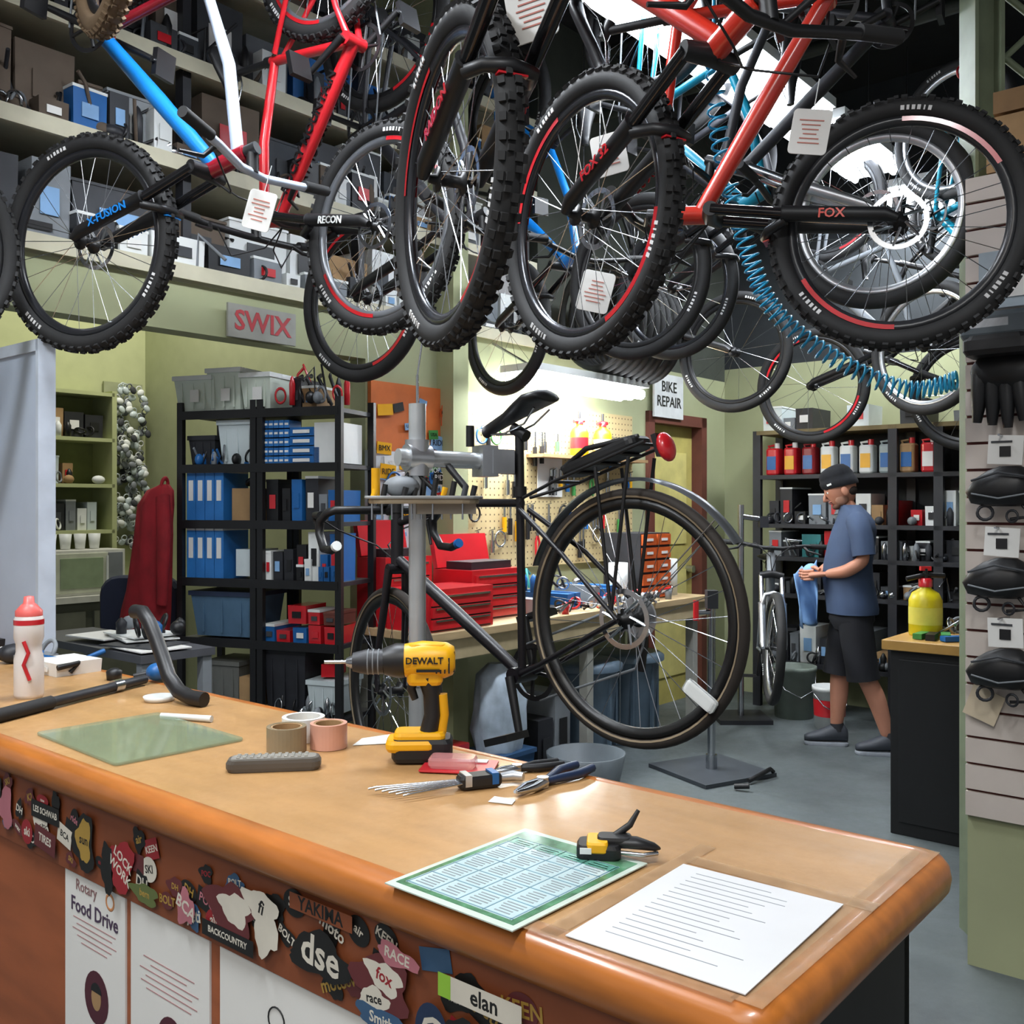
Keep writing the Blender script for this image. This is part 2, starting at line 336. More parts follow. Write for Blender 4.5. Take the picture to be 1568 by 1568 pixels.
g.bb((-1.2,-.04,1.55),(-.95,-.035,1.8),PAP)
g.bb((-1.3,-.16,1.79),(-.12,-.03,1.81),TAN)
g.done()
for i,x in enumerate((-.86,-.6)):
    g=G('spray_bottle',W1.copy()); bottle(g,x,-.11,1.81,.06,.24,YEL,RED,mat('#c8c9a0',.5) if i else RED); g.cyl((x-.06,-.11,2.03),(x+.05,-.11,2.04),.012,RED,n=8); g.cyl((x,-.11,2.03),(x,-.11,2.1),.009,BLK,n=8); g.done()
g=G('fluorescent_lamp',W1.copy())
g.bb((-1.72,-.44,2.25),(-.55,-.18,2.29),WHT)
for y in (-.39,-.31,-.23): g.cyl((-1.70,y,2.21),(-.57,y,2.21),.032,mat('#f4faff',.3,emit=25,var=0),n=12)
for x in (-1.6,-.67): g.cyl((x,-.31,2.29),(x,-.02,2.45),.008,STEEL,n=6)
g.done()
g=G('wall_sign',W1.copy()); g.bb((.14,-.05,2.14),(.55,-.035,2.46),mat('#cfd2d2',.5)); g.text('BIKE\nREPAIR',.11,wtxt(.345,-.052,2.31),BLK,bold=.01); g.done()

# ---------- workbench
g=G('workbench',W1.copy()); g.bb((-2.72,-.62,.86),(-.1,-.04,.9),mat('#bba27a',.6,scale=4,stretch=(1,8,8)))
for x in (-2.65,-1.4,-.2):
    for y in (-.56,-.1): g.bb((x,y,0),(x+.06,y+.06,.86),mat('#9b9b93',.6))
g.bb((-2.72,-.6,.76),(-.1,-.58,.86),mat('#b7a682',.6)); g.done(bevel=.004)
def chest(name,x0,x1,y0,y1,z0,z1,n,body=RED,lid=True):
    g=G(name,W1.copy()); g.bb((x0,y0,z0),(x1,y1,z1),body); dh=(z1-z0-.03)/n
    for i in range(n):
        a=z0+.012+i*dh; g.bb((x0+.02,y0-.012,a),(x1-.02,y0,a+dh-.008),body); g.bb((x0+.04,y0-.018,a+dh-.02),(x1-.04,y0-.01,a+dh-.011),STEEL); g.bb((x0+.02,y0-.002,a-.008),(x1-.02,y0-.001,a),BLK)
    if lid: g.box(((x0+x1)/2,y1,z1+.09),(x1-x0,.03,.18),body,R=Rm(-12,'X')); g.bb((x0+.05,y0+.05,z1),(x1-.05,y1-.05,z1+.04),DK)
    g.done()
chest('red_tool_chest',-2.7,-2.24,-.58,-.3,.9,1.1,3,lid=False); chest('red_tool_chest',-2.22,-1.8,-.42,-.14,.9,1.16,4); chest('red_tool_chest',-2.68,-2.36,-.27,-.06,.9,1.24,4)
def drawers(name,F,x0,x1,y0,y1,z0,z1,rows,cl):
    g=G(name,F.copy()); g.bb((x0,y0,z0),(x1,y1,z1),DK); h=(z1-z0)/rows
    for r in range(rows):
        for c in range(cl):
            w=(x1-x0)/cl; g.bb((x0+c*w+.008,y0-.015,z0+r*h+.008),(x0+(c+1)*w-.008,y0,z0+(r+1)*h-.008),ORG)
            g.bb((x0+c*w+w*.3,y0-.02,z0+r*h+h*.4),(x0+c*w+w*.7,y0-.014,z0+r*h+h*.6),PAP)
    g.done()
drawers('parts_drawer_cabinet',W1,-.72,-.37,-.48,-.2,.9,1.32,5,2)
for x in (-.85,-.25):
    g=G('paper_towel_roll',W1.copy()); g.lathe((x,-.4,.9),(0,0,1),[(.02,0),(.06,0),(.06,.24),(.02,.24)],WHT,20,True); g.done()
g=G('bench_clutter',W1.copy()); fill(g,-1.75,-.95,-.5,-.1,.9,.13,[GREY,RED,BLK,WHT,BLU,mat('#2c8a86',.5),STEEL],wr=(.05,.14),hmin=.2)
bits(g,-1.8,-.3,-.6,-.52,.9,.1,26,[BLK,STEEL,RED,BLU,GREY]); bits(g,-1.75,-1,-.4,-.15,1.0,.15,20,[BLK,STEEL,BLU,mat('#2c8a86',.5)]); g.done()
for x,m in ((-1.15,mat('#566878',.5)),(-.68,mat('#4d5e6c',.5))):
    g=G('storage_tub',W1.copy()); g.loft([(x,-.36,0,.17,.15),(x,-.36,.5,.21,.19),(x,-.36,.56,.225,.205)],m,20); g.lathe((x,-.36,.55),(0,0,1),[(0,.02),(.2,.02),(.23,0),(.23,-.03)],m,24)
    for a in range(8): t=a*math.pi/4; g.box((x+.2*math.cos(t),-.36+.18*math.sin(t),.28),(.02,.02,.45),m)
    g.done()
g=G('blue_bin',W1.copy()); tote(g,(-2.1,-.5,0),(.28,.25,.22),mat('#2c4f75',.5)); g.loft([(-2.1,-.5,.22,.12,.1),(-2.1,-.5,.35,.15,.13),(-2.08,-.5,.5,.15,.12),(-2.1,-.48,.62,.1,.1),(-2.1,-.48,.68,.04,.04)],mat('#a9b7c4',.6,var=.3),28,fold=.1); g.done()
g=G('grey_wash_basin',W1.copy()); g.lathe((-1.75,-.8,0),(0,0,1),[(0,0),(.15,0),(.2,.2),(.21,.2),(.17,.02)],mat('#5f676c',.5),24); g.done()
g=G('floor_storage_boxes',W1.copy()); fill(g,-2.6,-2.3,-.5,-.1,0,.5,[DK,RED,BLK],wr=(.1,.2)); fill(g,-1.75,-1.45,-.5,-.1,0,.5,[DK,BLK,GREY],wr=(.1,.2)); g.done()

# ---------- far-left shelf with counter
L=RF(-2.9,7.25)
CS=mat('#adb383',.7,var=.05)
g=G('built_in_bookshelf',L.copy())
for z in (.95,1.3,1.62,1.94,2.26): g.bb((-1.6,-.3,z),(-.2,-.01,z+.025),CS)
for x in (-1.6,-.85,-.22): g.bb((x,-.3,.95),(x+.035,-.01,2.3),CS)
g.bb((-1.6,-.02,.95),(-.2,-.005,2.3),mat('#8d9463',.8)); g.done()
g=G('shelf_supplies',L.copy())
for z in (1.325,1.645,1.965): fill(g,-1.55,-.25,-.26,-.03,z,.2,[GREY,WHT,TAN,DK,TAN,mat('#6a8a8a',.6),CLR,BLU],wr=(.05,.16),hmin=.3,fillp=.9); bits(g,-1.5,-.3,-.28,-.24,z,.15,14,[GREY,TAN,BLK,WHT])
g.done()
g=G('back_counter',L.copy()); g.bb((-2.4,-.62,.86),(.15,-.01,.9),mat('#cdcdc4',.5)); g.bb((-2.4,-.58,0),(.15,-.02,.86),mat('#5e6054',.6))
for i in range(4): g.bb((-2.3+.6*i,-.6,.1),(-1.76+.6*i,-.58,.8),mat('#6f7164',.6))
g.done()
drawers('parts_drawer_cabinet',L,-1.30,-.82,-.5,-.31,.9,1.3,5,1)
g=G('microwave_oven',L.copy()); g.bb((-.76,-.55,.9),(-.26,-.31,1.2),mat('#d6d6ce',.4)); g.bb((-.74,-.56,.92),(-.39,-.55,1.18),mat('#c8ccb8',.3)); g.bb((-.71,-.565,.95),(-.42,-.56,1.15),mat('#8f9f80',.2)); g.bb((-.38,-.56,.92),(-.28,-.55,1.18),GREY); g.cyl((-.40,-.58,.94),(-.40,-.58,1.16),.008,WHT); g.done(bevel=.006)
for i in range(4):
    g=G('cup',L.copy()); g.lathe((-.70+.1*i,-.4,1.205),(0,0,1),[(0,0),(.03,0),(.04,.1),(.036,.1),(.028,.01)],R_.choice([WHT,TAN,WHT]),16); g.done()
g=G('hanging_small_parts',L.copy())
for i in range(150):
    x=-.12+R_.uniform(0,.25); z=R_.uniform(1.2,2.35); m=R_.choice([CLR,GREY,CLR,DG,GREY,WHT]); g.ell((x,-.06-R_.random()*.12,z),(.024,.012,.03),m,8,6,R=Rm(R_.uniform(0,180),'Y')); g.torus((x,-.12,z+.03),(0,1,.2),.02,.004,m,12,5)
g.bb((-.14,-.03,1.2),(.16,-.01,2.4),mat('#999e7c',.7)); g.done()
g=G('orange_jacket',L.copy()); g.loft([(-1.55,-.4,1.3,.12,.06),(-1.55,-.4,1.6,.14,.07),(-1.55,-.4,1.85,.06,.05)],mat('#d1481f',.8),28,fold=.08); g.done()
g=G('office_chair'); BL=mat('#1d2438',.85)
cx,cy=-1.95,4.95
g.rbox((cx,cy+.2,.95),(.42,.36,.08),.1,BL,R=Rm(90,'X')); g.rbox((cx,cy,.5),(.46,.44,.08),.1,BL); g.cyl((cx,cy,.12),(cx,cy,.48),.03,BLK); g.tube([(cx,cy+.05,.46),(cx,cy+.3,.5),(cx,cy+.25,.8)],.02,BLK)
for i in range(5):
    t=i*2*math.pi/5; g.cyl((cx,cy,.12),(cx+.28*math.cos(t),cy+.28*math.sin(t),.07),.02,BLK,n=8); g.torus((cx+.28*math.cos(t),cy+.28*math.sin(t),.035),(math.sin(t),math.cos(t),0),.02,.015,BLK,12,6)
g.done()

# ---------- white display panel, desk
g=G('display_panel',RF(-1.63,3.40)); m=mat('#bcc8da',.5,var=.03)
g.bb((-.02,-.02,0),(.02,1.2,2.05),m); g.bb((-.03,-.03,2.03),(.03,1.2,2.07),mat('#c3ccd9',.4)); g.bb((-.03,-.035,0),(.03,-.015,2.07),mat('#c3ccd9',.4)); g.bb((-.0,0,0),(.3,.05,.04),GREY); g.done()
DS=RF(-1.60,3.75)
g=G('office_desk',DS.copy()); g.bb((.08,-.2,.90),(.40,.8,.93),mat('#4a4b50',.5))
for x in (.09,.35):
    for y in (-.19,.75): g.bb((x,y,0),(x+.04,y+.04,.9),GREY)
g.done()
g=G('desk_papers',DS.copy())
for i in range(7): g.box((.18+.1*R_.random(),-.1+.5*R_.random(),.935+.006*i),(.21,.27,.005),R_.choice([PAP,WHT,DG,PAP]),R_.uniform(-.3,.3))
bits(g,.12,.36,-.15,.5,.97,.10,10,[BLK,DK,GREY,BLU]); g.done()

# ---------- service counter
C=RF(.25,.94)
WOOD=mat('#ae8555',.42,var=.10,scale=4,stretch=(5,1,1),coat=.15,kind='scuff'); EDGE=mat('#b0682a',.34,var=.2,scale=6,stretch=(5,1,5),coat=.35)
g=G('service_counter',C.copy())
g.bb((.03,.03,.96),(.59,3.6,1.0),WOOD)
pr=[(.05,-.065),(.03,-.065),(.012,-.060),(.003,-.047),(0,-.03),(.003,-.014),(.011,-.004),(.024,.0008),(.036,.0010),(.042,.0)]
path=[((0,3.6),(1,0))]
for cx_,cy_,a0 in ((.05,.05,180),(.57,.05,270)):
    for i in range(9):
        a=math.radians(a0+90*i/8); path.append(((cx_+.05*math.cos(a),cy_+.05*math.sin(a)),(-math.cos(a),-math.sin(a))))
path.append(((.62,3.6),(-1,0)))
vs=[];fs=[];n=len(pr)
for (x,y),(dx,dy) in path:
    for o,h in pr: vs.append((x+dx*o,y+dy*o,1.0+h))
for i in range(len(path)-1):
    for k in range(n-1): fs.append((i*n+k,i*n+k+1,(i+1)*n+k+1,(i+1)*n+k))
g.add(vs,fs,EDGE,True)
FR=mat('#9a5532',.45,var=.16,scale=4,stretch=(1,1,5))
g.bb((.035,.06,0),(.06,3.55,.94),FR); g.bb((.025,.05,.79),(.036,3.55,.935),mat('#7f4427',.45)); g.bb((.06,.06,0),(.58,.1,.94),mat('#2e2f33',.6)); g.bb((.56,.06,0),(.58,3.55,.94),DK); g.bb((.06,.1,.5),(.56,3.5,.52),TAN); g.bb((.02,.05,0),(.06,.08,.94),mat('#6a3d24',.5))
g.done()
g=G('packing_tape_strip',C.copy()); TP=mat('#c7a682',.10,var=.25,alpha=.3,scale=30)
g.bb((.02,.02,1.0012),(.59,.055,1.0018),TP); g.bb((.02,.275,1.0012),(.40,.30,1.0018),TP); g.bb((.32,.02,1.002),(.35,.28,1.0026),TP); g.bb((.012,.05,1.0012),(.04,.5,1.0018),TP); g.done()
# stickers on the apron
g=G('apron_stickers',C.copy())
S=[mat('#1a1918',.4),mat('#cfc9bb',.4),mat('#91232a',.4),mat('#a5853c',.4),mat('#3a597a',.4),mat('#b06c76',.4),mat('#5d683a',.4),mat('#5f2a2c',.4)]
SN=[0]
def sticker(s0,z0,w,h,shape,bg,txt=None,tm=None,rot=0,sz=.5):
    SN[0]+=1
    M=ftxt(.0242-.00010*SN[0],s0,z0)@Rm(rot,'Z'); g.push(M)
    if shape=='e': g.prism([(w/2*math.cos(2*math.pi*i/24),h/2*math.sin(2*math.pi*i/24)) for i in range(24)],.00008,bg)
    elif shape=='b':
        pts=[]; q=s0*37+z0*91
        for i in range(28):
            t=2*math.pi*i/28; k=1+.16*math.sin(3*t+q)+.10*math.cos(5*t+q*2)+.05*math.sin(9*t); pts.append((w/2*k*math.cos(t),h/2*k*math.sin(t)))
        g.prism(pts,.00008,bg)
    else: g.prism([(-w/2,-h/2),(w/2,-h/2),(w/2,h/2),(-w/2,h/2)],.00008,bg)
    if txt: g.text(txt,h*sz,T((0,0,.00016)),tm or WHT,.00008,bold=.02)
    g.pop()
words=['SKI','ride','BCA','KEEN','yeti','POC','love','DH','air','K2','BOLT','moto','tune','wax']
s0=.34; pairs=[(0,1),(0,1),(1,0),(7,1),(0,3),(2,1),(4,1),(7,3),(0,2),(0,5)]
while s0<1.8:
    for z in (.905,.865,.825):
        if R_.random()<.6:
            a,b=R_.choice(pairs); sticker(s0+R_.uniform(-.02,.02),z+R_.uniform(-.012,.012),R_.uniform(.03,.065),R_.uniform(.022,.045),R_.choice('rebb'),S[a],R_.choice(words) if R_.random()<.8 else None,S[b],R_.uniform(-25,25),R_.uniform(.4,.7))
    s0+=.058
sticker(1.74,.86,.06,.09,'b',S[5]); sticker(1.64,.83,.05,.05,'e',S[2],'ski',S[1]); sticker(1.56,.885,.12,.035,'r',S[0],'LES SCHWAB',S[1],0,.5); sticker(1.56,.83,.09,.045,'r',S[7],'TIRES',S[1],-6)
sticker(1.40,.86,.08,.11,'b',S[0]); sticker(1.40,.865,.055,.08,'b',S[3],'sun',S[0],0,.3); sticker(1.26,.85,.075,.1,'b',S[2],'LOCK\nWORK',S[1],-25,.25); sticker(1.31,.83,.04,.09,'b',S[0]); sticker(1.18,.82,.09,.035,'b',S[6],'bern',S[3])
sticker(1.05,.83,.05,.06,'b',S[5],'BCA',S[1],-20,.5); sticker(.92,.86,.13,.09,'b',S[7]); sticker(.91,.865,.08,.05,'b',S[1]); sticker(.84,.885,.09,.05,'b',S[1],'fi',S[0],-15,.6); sticker(.83,.85,.06,.07,'b',S[1]); sticker(.93,.815,.14,.026,'r',S[0],'BACKCOUNTRY',S[1],0,.55)
sticker(.70,.917,.14,.024,'r',mat('#7f4427',.45),'YAKIMA',S[0],0,1.15); sticker(.70,.852,.13,.065,'b',S[0]); sticker(.70,.854,.12,.06,'b',S[0],'dse',S[1],-4,1.05); sticker(.57,.855,.11,.08,'b',S[7]); sticker(.565,.865,.07,.04,'b',S[1],'fox',S[2],-10,.6); sticker(.585,.83,.06,.03,'b',S[1],'race',S[0],8,.6); sticker(.54,.90,.08,.028,'b',S[5],'RACE',S[1],-5,.7)
sticker(.57,.805,.1,.035,'b',S[4],'Smith',S[1],0,.6); sticker(.475,.82,.06,.08,'e',mat('#20304d',.4),'G',S[1],0,.7); sticker(.42,.83,.08,.05,'b',S[0],'air',S[3]); sticker(.385,.89,.12,.03,'r',S[1],'elan',S[0],0,.95); sticker(.452,.89,.022,.03,'r',mat('#8fbf3f',.4)); sticker(.34,.83,.06,.05,'e',S[0],'ride',S[1])
g.done()
def poster(name,s0,s1,z0,z1,head,bodyn):
    g=G(name,C.copy()); g.bb((.031,s0,z0),(.0349,s1,z1),PAP); sc_=(s0+s1)/2; w=s1-s0
    if head: g.text(head,w*.17,ftxt(.0306,sc_,z1-.06),mat('#4a3a50',.5),bold=.01); g.text('Rotary',w*.13,ftxt(.0306,sc_+.03,z1-.02),mat('#8a6a6a',.5)); g.torus((.031,sc_-.06,z1-.022),(1,0,0),.014,.003,mat('#c98a5a',.6),20,6,.2)
    for i in range(bodyn): L_=w*R_.uniform(.4,.75); g.bb((.0305,sc_-L_/2,z1-.085-.011*i),(.031,sc_+L_/2,z1-.083-.011*i),mat('#b08888',.6))
    g.push(ftxt(.0306,sc_-.01,z1-.215)); g.prism([(.045*math.cos(i*.2618),.05*math.sin(i*.2618)) for i in range(24)],.0004,mat('#4e1f2c',.5)); g.prism([(.018*math.cos(i*.2618),.024*math.sin(i*.2618)+.0) for i in range(24)],.0008,TAN); g.prism([(.02*math.cos(i*.2618),.01+.018*math.sin(i*.2618)) for i in range(13)],.001,BLK); g.pop()
    g.done()
poster('food_drive_poster',1.27,1.5,.3,.785,'Food Drive',5); poster('event_flyer',1.0,1.25,.3,.785,None,6)
g=G('notice_poster',C.copy()); g.bb((.031,.45,.3),(.0349,.97,.785),PAP); g.tube([(.0305,.82-.02*math.cos(i*.35),.715+.02*math.sin(i*.35)) for i in range(15)],.0014,BLK,5); g.text('uinivipi  shop rules',.05,ftxt(.0302,.62,.70),BLK); g.done()

# ---- things lying on the counter
g=G('printed_letter',C.copy()); g.push(T((.170,.160,1.0035))@Rm(2,'Z')); g.box((0,0,0),(.285,.222,.0012),mat('#cfd0d2',.5,var=.03))
for i in range(16): L_=.16*R_.uniform(.5,1); g.box((.12-.015*i,.08-L_/2,.0008),(.0014,L_,.0003),mat('#8d9298',.6))
g.pop(); g.done()
g=G('laminated_calendar',C.copy()); g.push(T((.137,.428,1.0035))@Rm(-1,'Z')); g.box((0,0,0),(.285,.222,.0016),mat('#c3d0c5',.12,var=.02)); g.box((0,0,.001),(.262,.204,.0008),mat('#4f7f5e',.15,var=.4,scale=60)); g.box((-.01,0,.0015),(.225,.185,.0008),mat('#b7cbce',.12,var=.03)); g.box((.09,0,.0021),(.02,.185,.0004),mat('#5f9a8a',.2,var=.3,scale=50))
for i in range(6): g.box((-.12+.044*i,0,.0021),(.0018,.185,.0004),mat('#5d8798',.4))
for j in range(5): g.box((-.01,-.09+.045*j,.0021),(.225,.0016,.0004),mat('#5d8798',.4))
for i in range(5):
    for j in range(4):
        for k in range(5): L_=.034*R_.uniform(.6,1); g.box((-.112+.044*i+.007*k,-.068+.045*j,.0021),(.0022,L_,.0004),mat('#7a8489',.5))
g.pop(); g.done()
g=G('glass_cutting_mat'); g.push(T((-.80,2.10,1.004))@Rm(47,'Z')); g.rbox((0,0,0),(.28,.38,.006),.01,mat('#8aa488',.05,var=.05,alpha=.4)); g.pop(); g.done()
g=G('remote_control'); g.push(T((-.45,1.853,1.012))@Rm(8,'Z')); g.rbox((0,0,0),(.175,.048,.022),.016,mat('#544f49',.5)); g.rbox((0,0,.007),(.16,.036,.012),.01,mat('#85827b',.5))
for i in range(11):
    for j in range(3): g.box((-.065+.0125*i,-.011+.011*j,.0145),(.006,.005,.003),mat('#a9a7a0',.5))
g.pop(); g.done()
for (x,y,m,r) in ((-.458,1.99,mat('#8f8168',.25,var=.1),.040),(-.378,2.02,mat('#d09c88',.4),.038)):
    g=G('tape_roll'); g.lathe((x,y,1.001),(0,0,1),[(r,0),(r,.05),(r*.8,.05),(r*.8,0)],m,32,True,False); g.lathe((x,y,1.001),(0,0,1),[(r*.79,.001),(r*.79,.049),(r*.7,.049),(r*.7,.001)],TAN,32,True,False); g.done()
g=G('tape_roll'); g.lathe((-.445,2.09,1.001),(0,0,1),[(.045,0),(.045,.048),(.036,.048),(.036,0)],WHT,32,True,False); g.done()
g=G('paper_scrap'); g.prism([(-.33,2.03),(-.24,2.05),(-.26,2.13),(-.32,2.09)],.001,WHT); o=g.done(); o.location.z=1.001
# cordless drill
g=G('cordless_drill'); g.push(T((-.175,1.915,1.0))@Rm(183,'Z'))
g.rbox((0,0,.026),(.118,.075,.044),.016,BLK); g.rbox((.005,0,.05),(.10,.066,.02),.014,YEL); g.rbox((.02,0,.035),(.10,.077,.022),.016,YEL)
hp=[(-.012,0,.05),(-.02,0,.09),(-.018,0,.13),(-.01,0,.165)]; g.tube(hp,[.024,.021,.021,.026],BLK,12,flat=.8)
g.tube([(-.035,0,.055),(-.041,0,.09),(-.037,0,.13)],[.012,.011,.012],YEL,10)
g.tube([(-.064,0,.195),(-.06,0,.195),(-.045,0,.196),(.0,0,.198),(.035,0,.196)],[.018,.028,.035,.036,.032],YEL,22); g.rbox((-.005,0,.165),(.07,.05,.03),.014,YEL); g.rbox((-.01,0,.220),(.08,.04,.018),.014,YEL)
g.tube([(.035,0,.196),(.05,0,.196),(.075,0,.194)],[.033,.034,.026],BLK,22); g.tube([(.075,0,.194),(.11,0,.194),(.135,0,.194)],[.024,.024,.018],DK,22)
for i in range(3): g.torus((.085+.01*i,0,.194),(1,0,0),.024,.0015,GREY,18,5)
g.cyl((.13,0,.194),(.148,0,.194),.016,STEEL,r2=.008); g.cyl((.148,0,.194),(.19,0,.194),.0035,STEEL)
g.tube([(.018,0,.155),(.022,0,.14),(.014,0,.12)],[.01,.009,.007],BLK,8)
g.box((-.058,0,.195),(.01,.035,.04),BLK)
for sg in (-1,1):
    g.text('DEWALT',.018,cols((-.005 ,sg*.0365,.200),(-sg,0,0),(0,0,1),(0,sg,0)),BLK,.001,.02); g.box((-.012,sg*.034,.181),(.045,.005,.005),BLK)
for i in range(4): g.box((-.052+.008*i,0,.19),(.003,.064,.03),BLK)
g.pop(); g.done()
g=G('blister_package'); g.push(T((-.10,1.86,1.004))@Rm(-8,'Z')); g.rbox((0,0,0),(.14,.095,.003),.008,mat('#bf2630',.35)); g.rbox((-.01,-.012,.012),(.09,.045,.02),.01,mat('#e9a5a5',.1,var=.03,alpha=.5)); g.box((.02,.03,.003),(.06,.02,.002),WHT); g.pop(); g.done()
g=G('folding_hex_key_set'); g.push(T((-.10,1.715,1.014))@Rm(22,'Z'))
g.rbox((.045,0,0),(.08,.034,.022),.01,BLK); g.box((.02,0,.004),(.012,.036,.02),ALU); g.box((.07,0,.004),(.012,.036,.02),BLU)
for i in range(6): y=-.016+.0064*i; g.tube([(.01,y*.8,.0),(-.09-.009*i,y*1.9,-.002),(-.102-.009*i,y*1.9+.001,-.004)],.0021,STEEL,6)
g.tube([(.08,0,0),(.11,.002,0),(.125,-.012,0)],[.008,.01,.008],ALU,8); g.pop(); g.done()
g=G('pliers'); g.push(T((.068,1.75,1.01))@Rm(52,'Z'))
for sg in (-1,1):
    g.tube([(-.02,0,0),(.02,sg*.010,0),(.06,sg*.022,0),(.11,sg*.018,0)],[.006,.008,.009,.008],mat('#1c2c4a',.4),8)
    g.tube([(-.02,sg*.003,0),(-.06,sg*.010,0),(-.1,sg*.002,0)],[.009,.007,.003],STEEL,8)
g.cyl((-.022,0,-.009),(-.022,0,.009),.011,STEEL); g.pop(); g.done()
g=G('pliers'); g.push(T((.02,1.83,1.009))@Rm(25,'Z'))
for sg in (-1,1): g.tube([(-.01,0,0),(.03,sg*.012,0),(.08,sg*.012,0)],[.006,.008,.007],BLK,8); g.tube([(-.01,sg*.003,0),(-.04,sg*.006,0),(-.06,0,0)],[.008,.006,.003],STEEL,8)
g.cyl((-.012,0,-.008),(-.012,0,.008),.01,STEEL); g.pop(); g.done()
g=G('paper_scrap'); g.prism([(-.04,1.645),(.0,1.63),(.006,1.655),(-.03,1.675)],.001,WHT); o=g.done(); o.location.z=1.001
g=G('utility_clamp_tool'); g.push(T((.145,1.385,1.014))@Rm(-6,'Z'))
g.rbox((-.022,-.005,0),(.062,.045,.022),.01,BLK); g.rbox((-.024,-.005,.008),(.03,.047,.016),.006,YEL); g.rbox((.0,0,.012),(.05,.03,.014),.008,BLK)
g.tube([(0,0,.01),(.03,-.008,.012),(.055,-.004,.006),(.062,.004,.002)],[.013,.014,.009,.004],BLK,10,flat=.6); g.tube([(0,.01,.014),(.022,.014,.03),(.034,.018,.05)],[.006,.005,.003],BLK,8); g.tube([(.0,-.014,.0),(.04,-.022,0),(.06,-.012,0)],.003,STEEL,6); g.box((-.04,-.029,.005),(.016,.002,.008),WHT); g.pop(); g.done()
g=G('water_bottle'); W_=mat('#dcd6d2',.35,var=.03); g.lathe((-1.255,2.545,1.0),(0,0,1),[(0,0),(.033,0),(.036,.01),(.036,.10),(.031,.12),(.031,.14),(.036,.155),(.036,.205),(.031,.215)],W_,24)
g.lathe((-1.255,2.545,1.0),(0,0,1),[(.033,.212),(.033,.225),(.02,.24),(.014,.245),(.012,.262),(0,.264)],mat('#d8605a',.4),20); g.lathe((-1.255,2.545,1.0),(0,0,1),[(.0365,.19),(.0365,.203)],RED,24); g.tube([(-1.25,2.507,1.15),(-1.238,2.508,1.12),(-1.25,2.507,1.09),(-1.235,2.509,1.05)],.005,RED,6); g.done()
g=G('straight_handlebar'); g.tube([(-1.2,2.19,1.016),(-1.02,2.72,1.016)],.013,DK,12); g.tube([(-1.19,2.21,1.016),(-1.13,2.4,1.016)],.017,RUB,12); g.cyl((-1.06,2.6,1.017),(-1.05,2.63,1.017),.017,STEEL); g.ell((-1.0,2.76,1.03),(.03,.03,.025),BLU); g.done()
g=G('drop_handlebar'); g.tube([(-.76,2.42,1.018),(-.80,2.44,1.02),(-.84,2.47,1.03),(-.875,2.50,1.06),(-.90,2.53,1.10),(-.93,2.56,1.15),(-.955,2.58,1.19),(-.98,2.60,1.215),(-1.01,2.62,1.215)],[.019]*9,BLK,14); g.done()
g=G('tyre_lever'); g.tube([(-.82,2.29,1.008),(-.69,2.25,1.008)],[.006,.008],WHT,8); g.done()
g=G('small_plate'); g.lathe((-.9,2.5,1.001),(0,0,1),[(0,0),(.035,0),(.04,.012),(.036,.012),(.03,.004),(0,.004)],WHT,24); g.done()
g=G('counter_clutter',C.copy()); fill(g,.42,.58,2.3,3.2,1.0,.04,[DK,GREY,BLK,PAP],face='x',wr=(.08,.2)); bits(g,.42,.57,2.2,2.9,1.0,.05,10,[BLK,DK,BLU,GREY]); g.done()

# ---------- slat wall pier on the right
SW=RF(1.48,3.19)
g=G('wall_right',SW.copy()); g.bb((0.012,-3,0),(.14,0,2.56),WG); g.done()
g=G('slatwall_panel',SW.copy()); z=.49; PL=mat('#c8bdb4',.5,var=.03); GRV=mat('#5e2722',.6)
g.bb((.004,-3,.49),(.0115,0,2.56),GRV)
while z<2.52: g.bb((-.012,-3,z+.005),(.0045,.0,z+.082),PL); z+=.0863
g.done()
def pouch(y,z,k,m=BLK,name='hanging_saddle_bag'):
    g=G(name,SW.copy())
    g.push(T((-.085,y,z)))
    g.loft([(0,0,-.06*k,.02*k,.05*k),(0,.01*k,-.05*k,.04*k,.085*k),(0,.01*k,-.015*k,.052*k,.10*k),(0,-.005,.025*k,.048*k,.088*k),(0,-.015*k,.05*k,.033*k,.062*k),(0,-.02*k,.065*k,.015*k,.03*k)],m,24,fold=.035)
    g.tube([(-.05*k,-.08*k,.03*k),(-.062*k,0,.045*k),(-.05*k,.08*k,.02*k)],.004,DG,6); g.tube([(-.05*k,-.08*k,-.02*k),(-.06*k,0,-.035*k),(-.05*k,.08*k,-.02*k)],.003,GREY,6)
    g.tube([(0,-.05*k,-.05*k),(-.01,-.08*k,-.09*k),(0,-.02*k,-.10*k)],.006,m,6); g.torus((-.01,.05*k,-.08*k),(1,.3,0),.022,.005,DK,14,6); g.torus((-.02,-.03*k,-.09*k),(1,-.3,0),.018,.004,DK,14,6)
    g.pop()
    g.box((-.10,y-.01,z+.115*k),(.004,.10,.09),PAP,R=Rm(R_.uniform(-14,14),'X')); g.box((-.104,y-.01,z+.11*k),(.003,.032,.032),BLK); g.box((-.104,y+.0,z+.14*k),(.003,.06,.006),DG)
    g.cyl((-.012,y,z+.155*k),(-.14,y,z+.16*k),.004,STEEL,n=6); g.done()
pouch(-.13,1.555,1.0); pouch(-.12,1.27,1.0); pouch(-.13,.99,1.0)
g=G('black_gloves',SW.copy())
for i in range(5): g.tube([(-.06,-.06-.035*i,1.93),(-.08,-.06-.04*i,1.84),(-.07,-.05-.045*i,1.76-.01*(i%3))],[.03,.026,.014],BLK,10)
g.ell((-.07,-.14,1.92),(.04,.11,.07),BLK); g.cyl((-.012,-.14,2.0),(-.1,-.14,2.0),.004,STEEL); g.done()
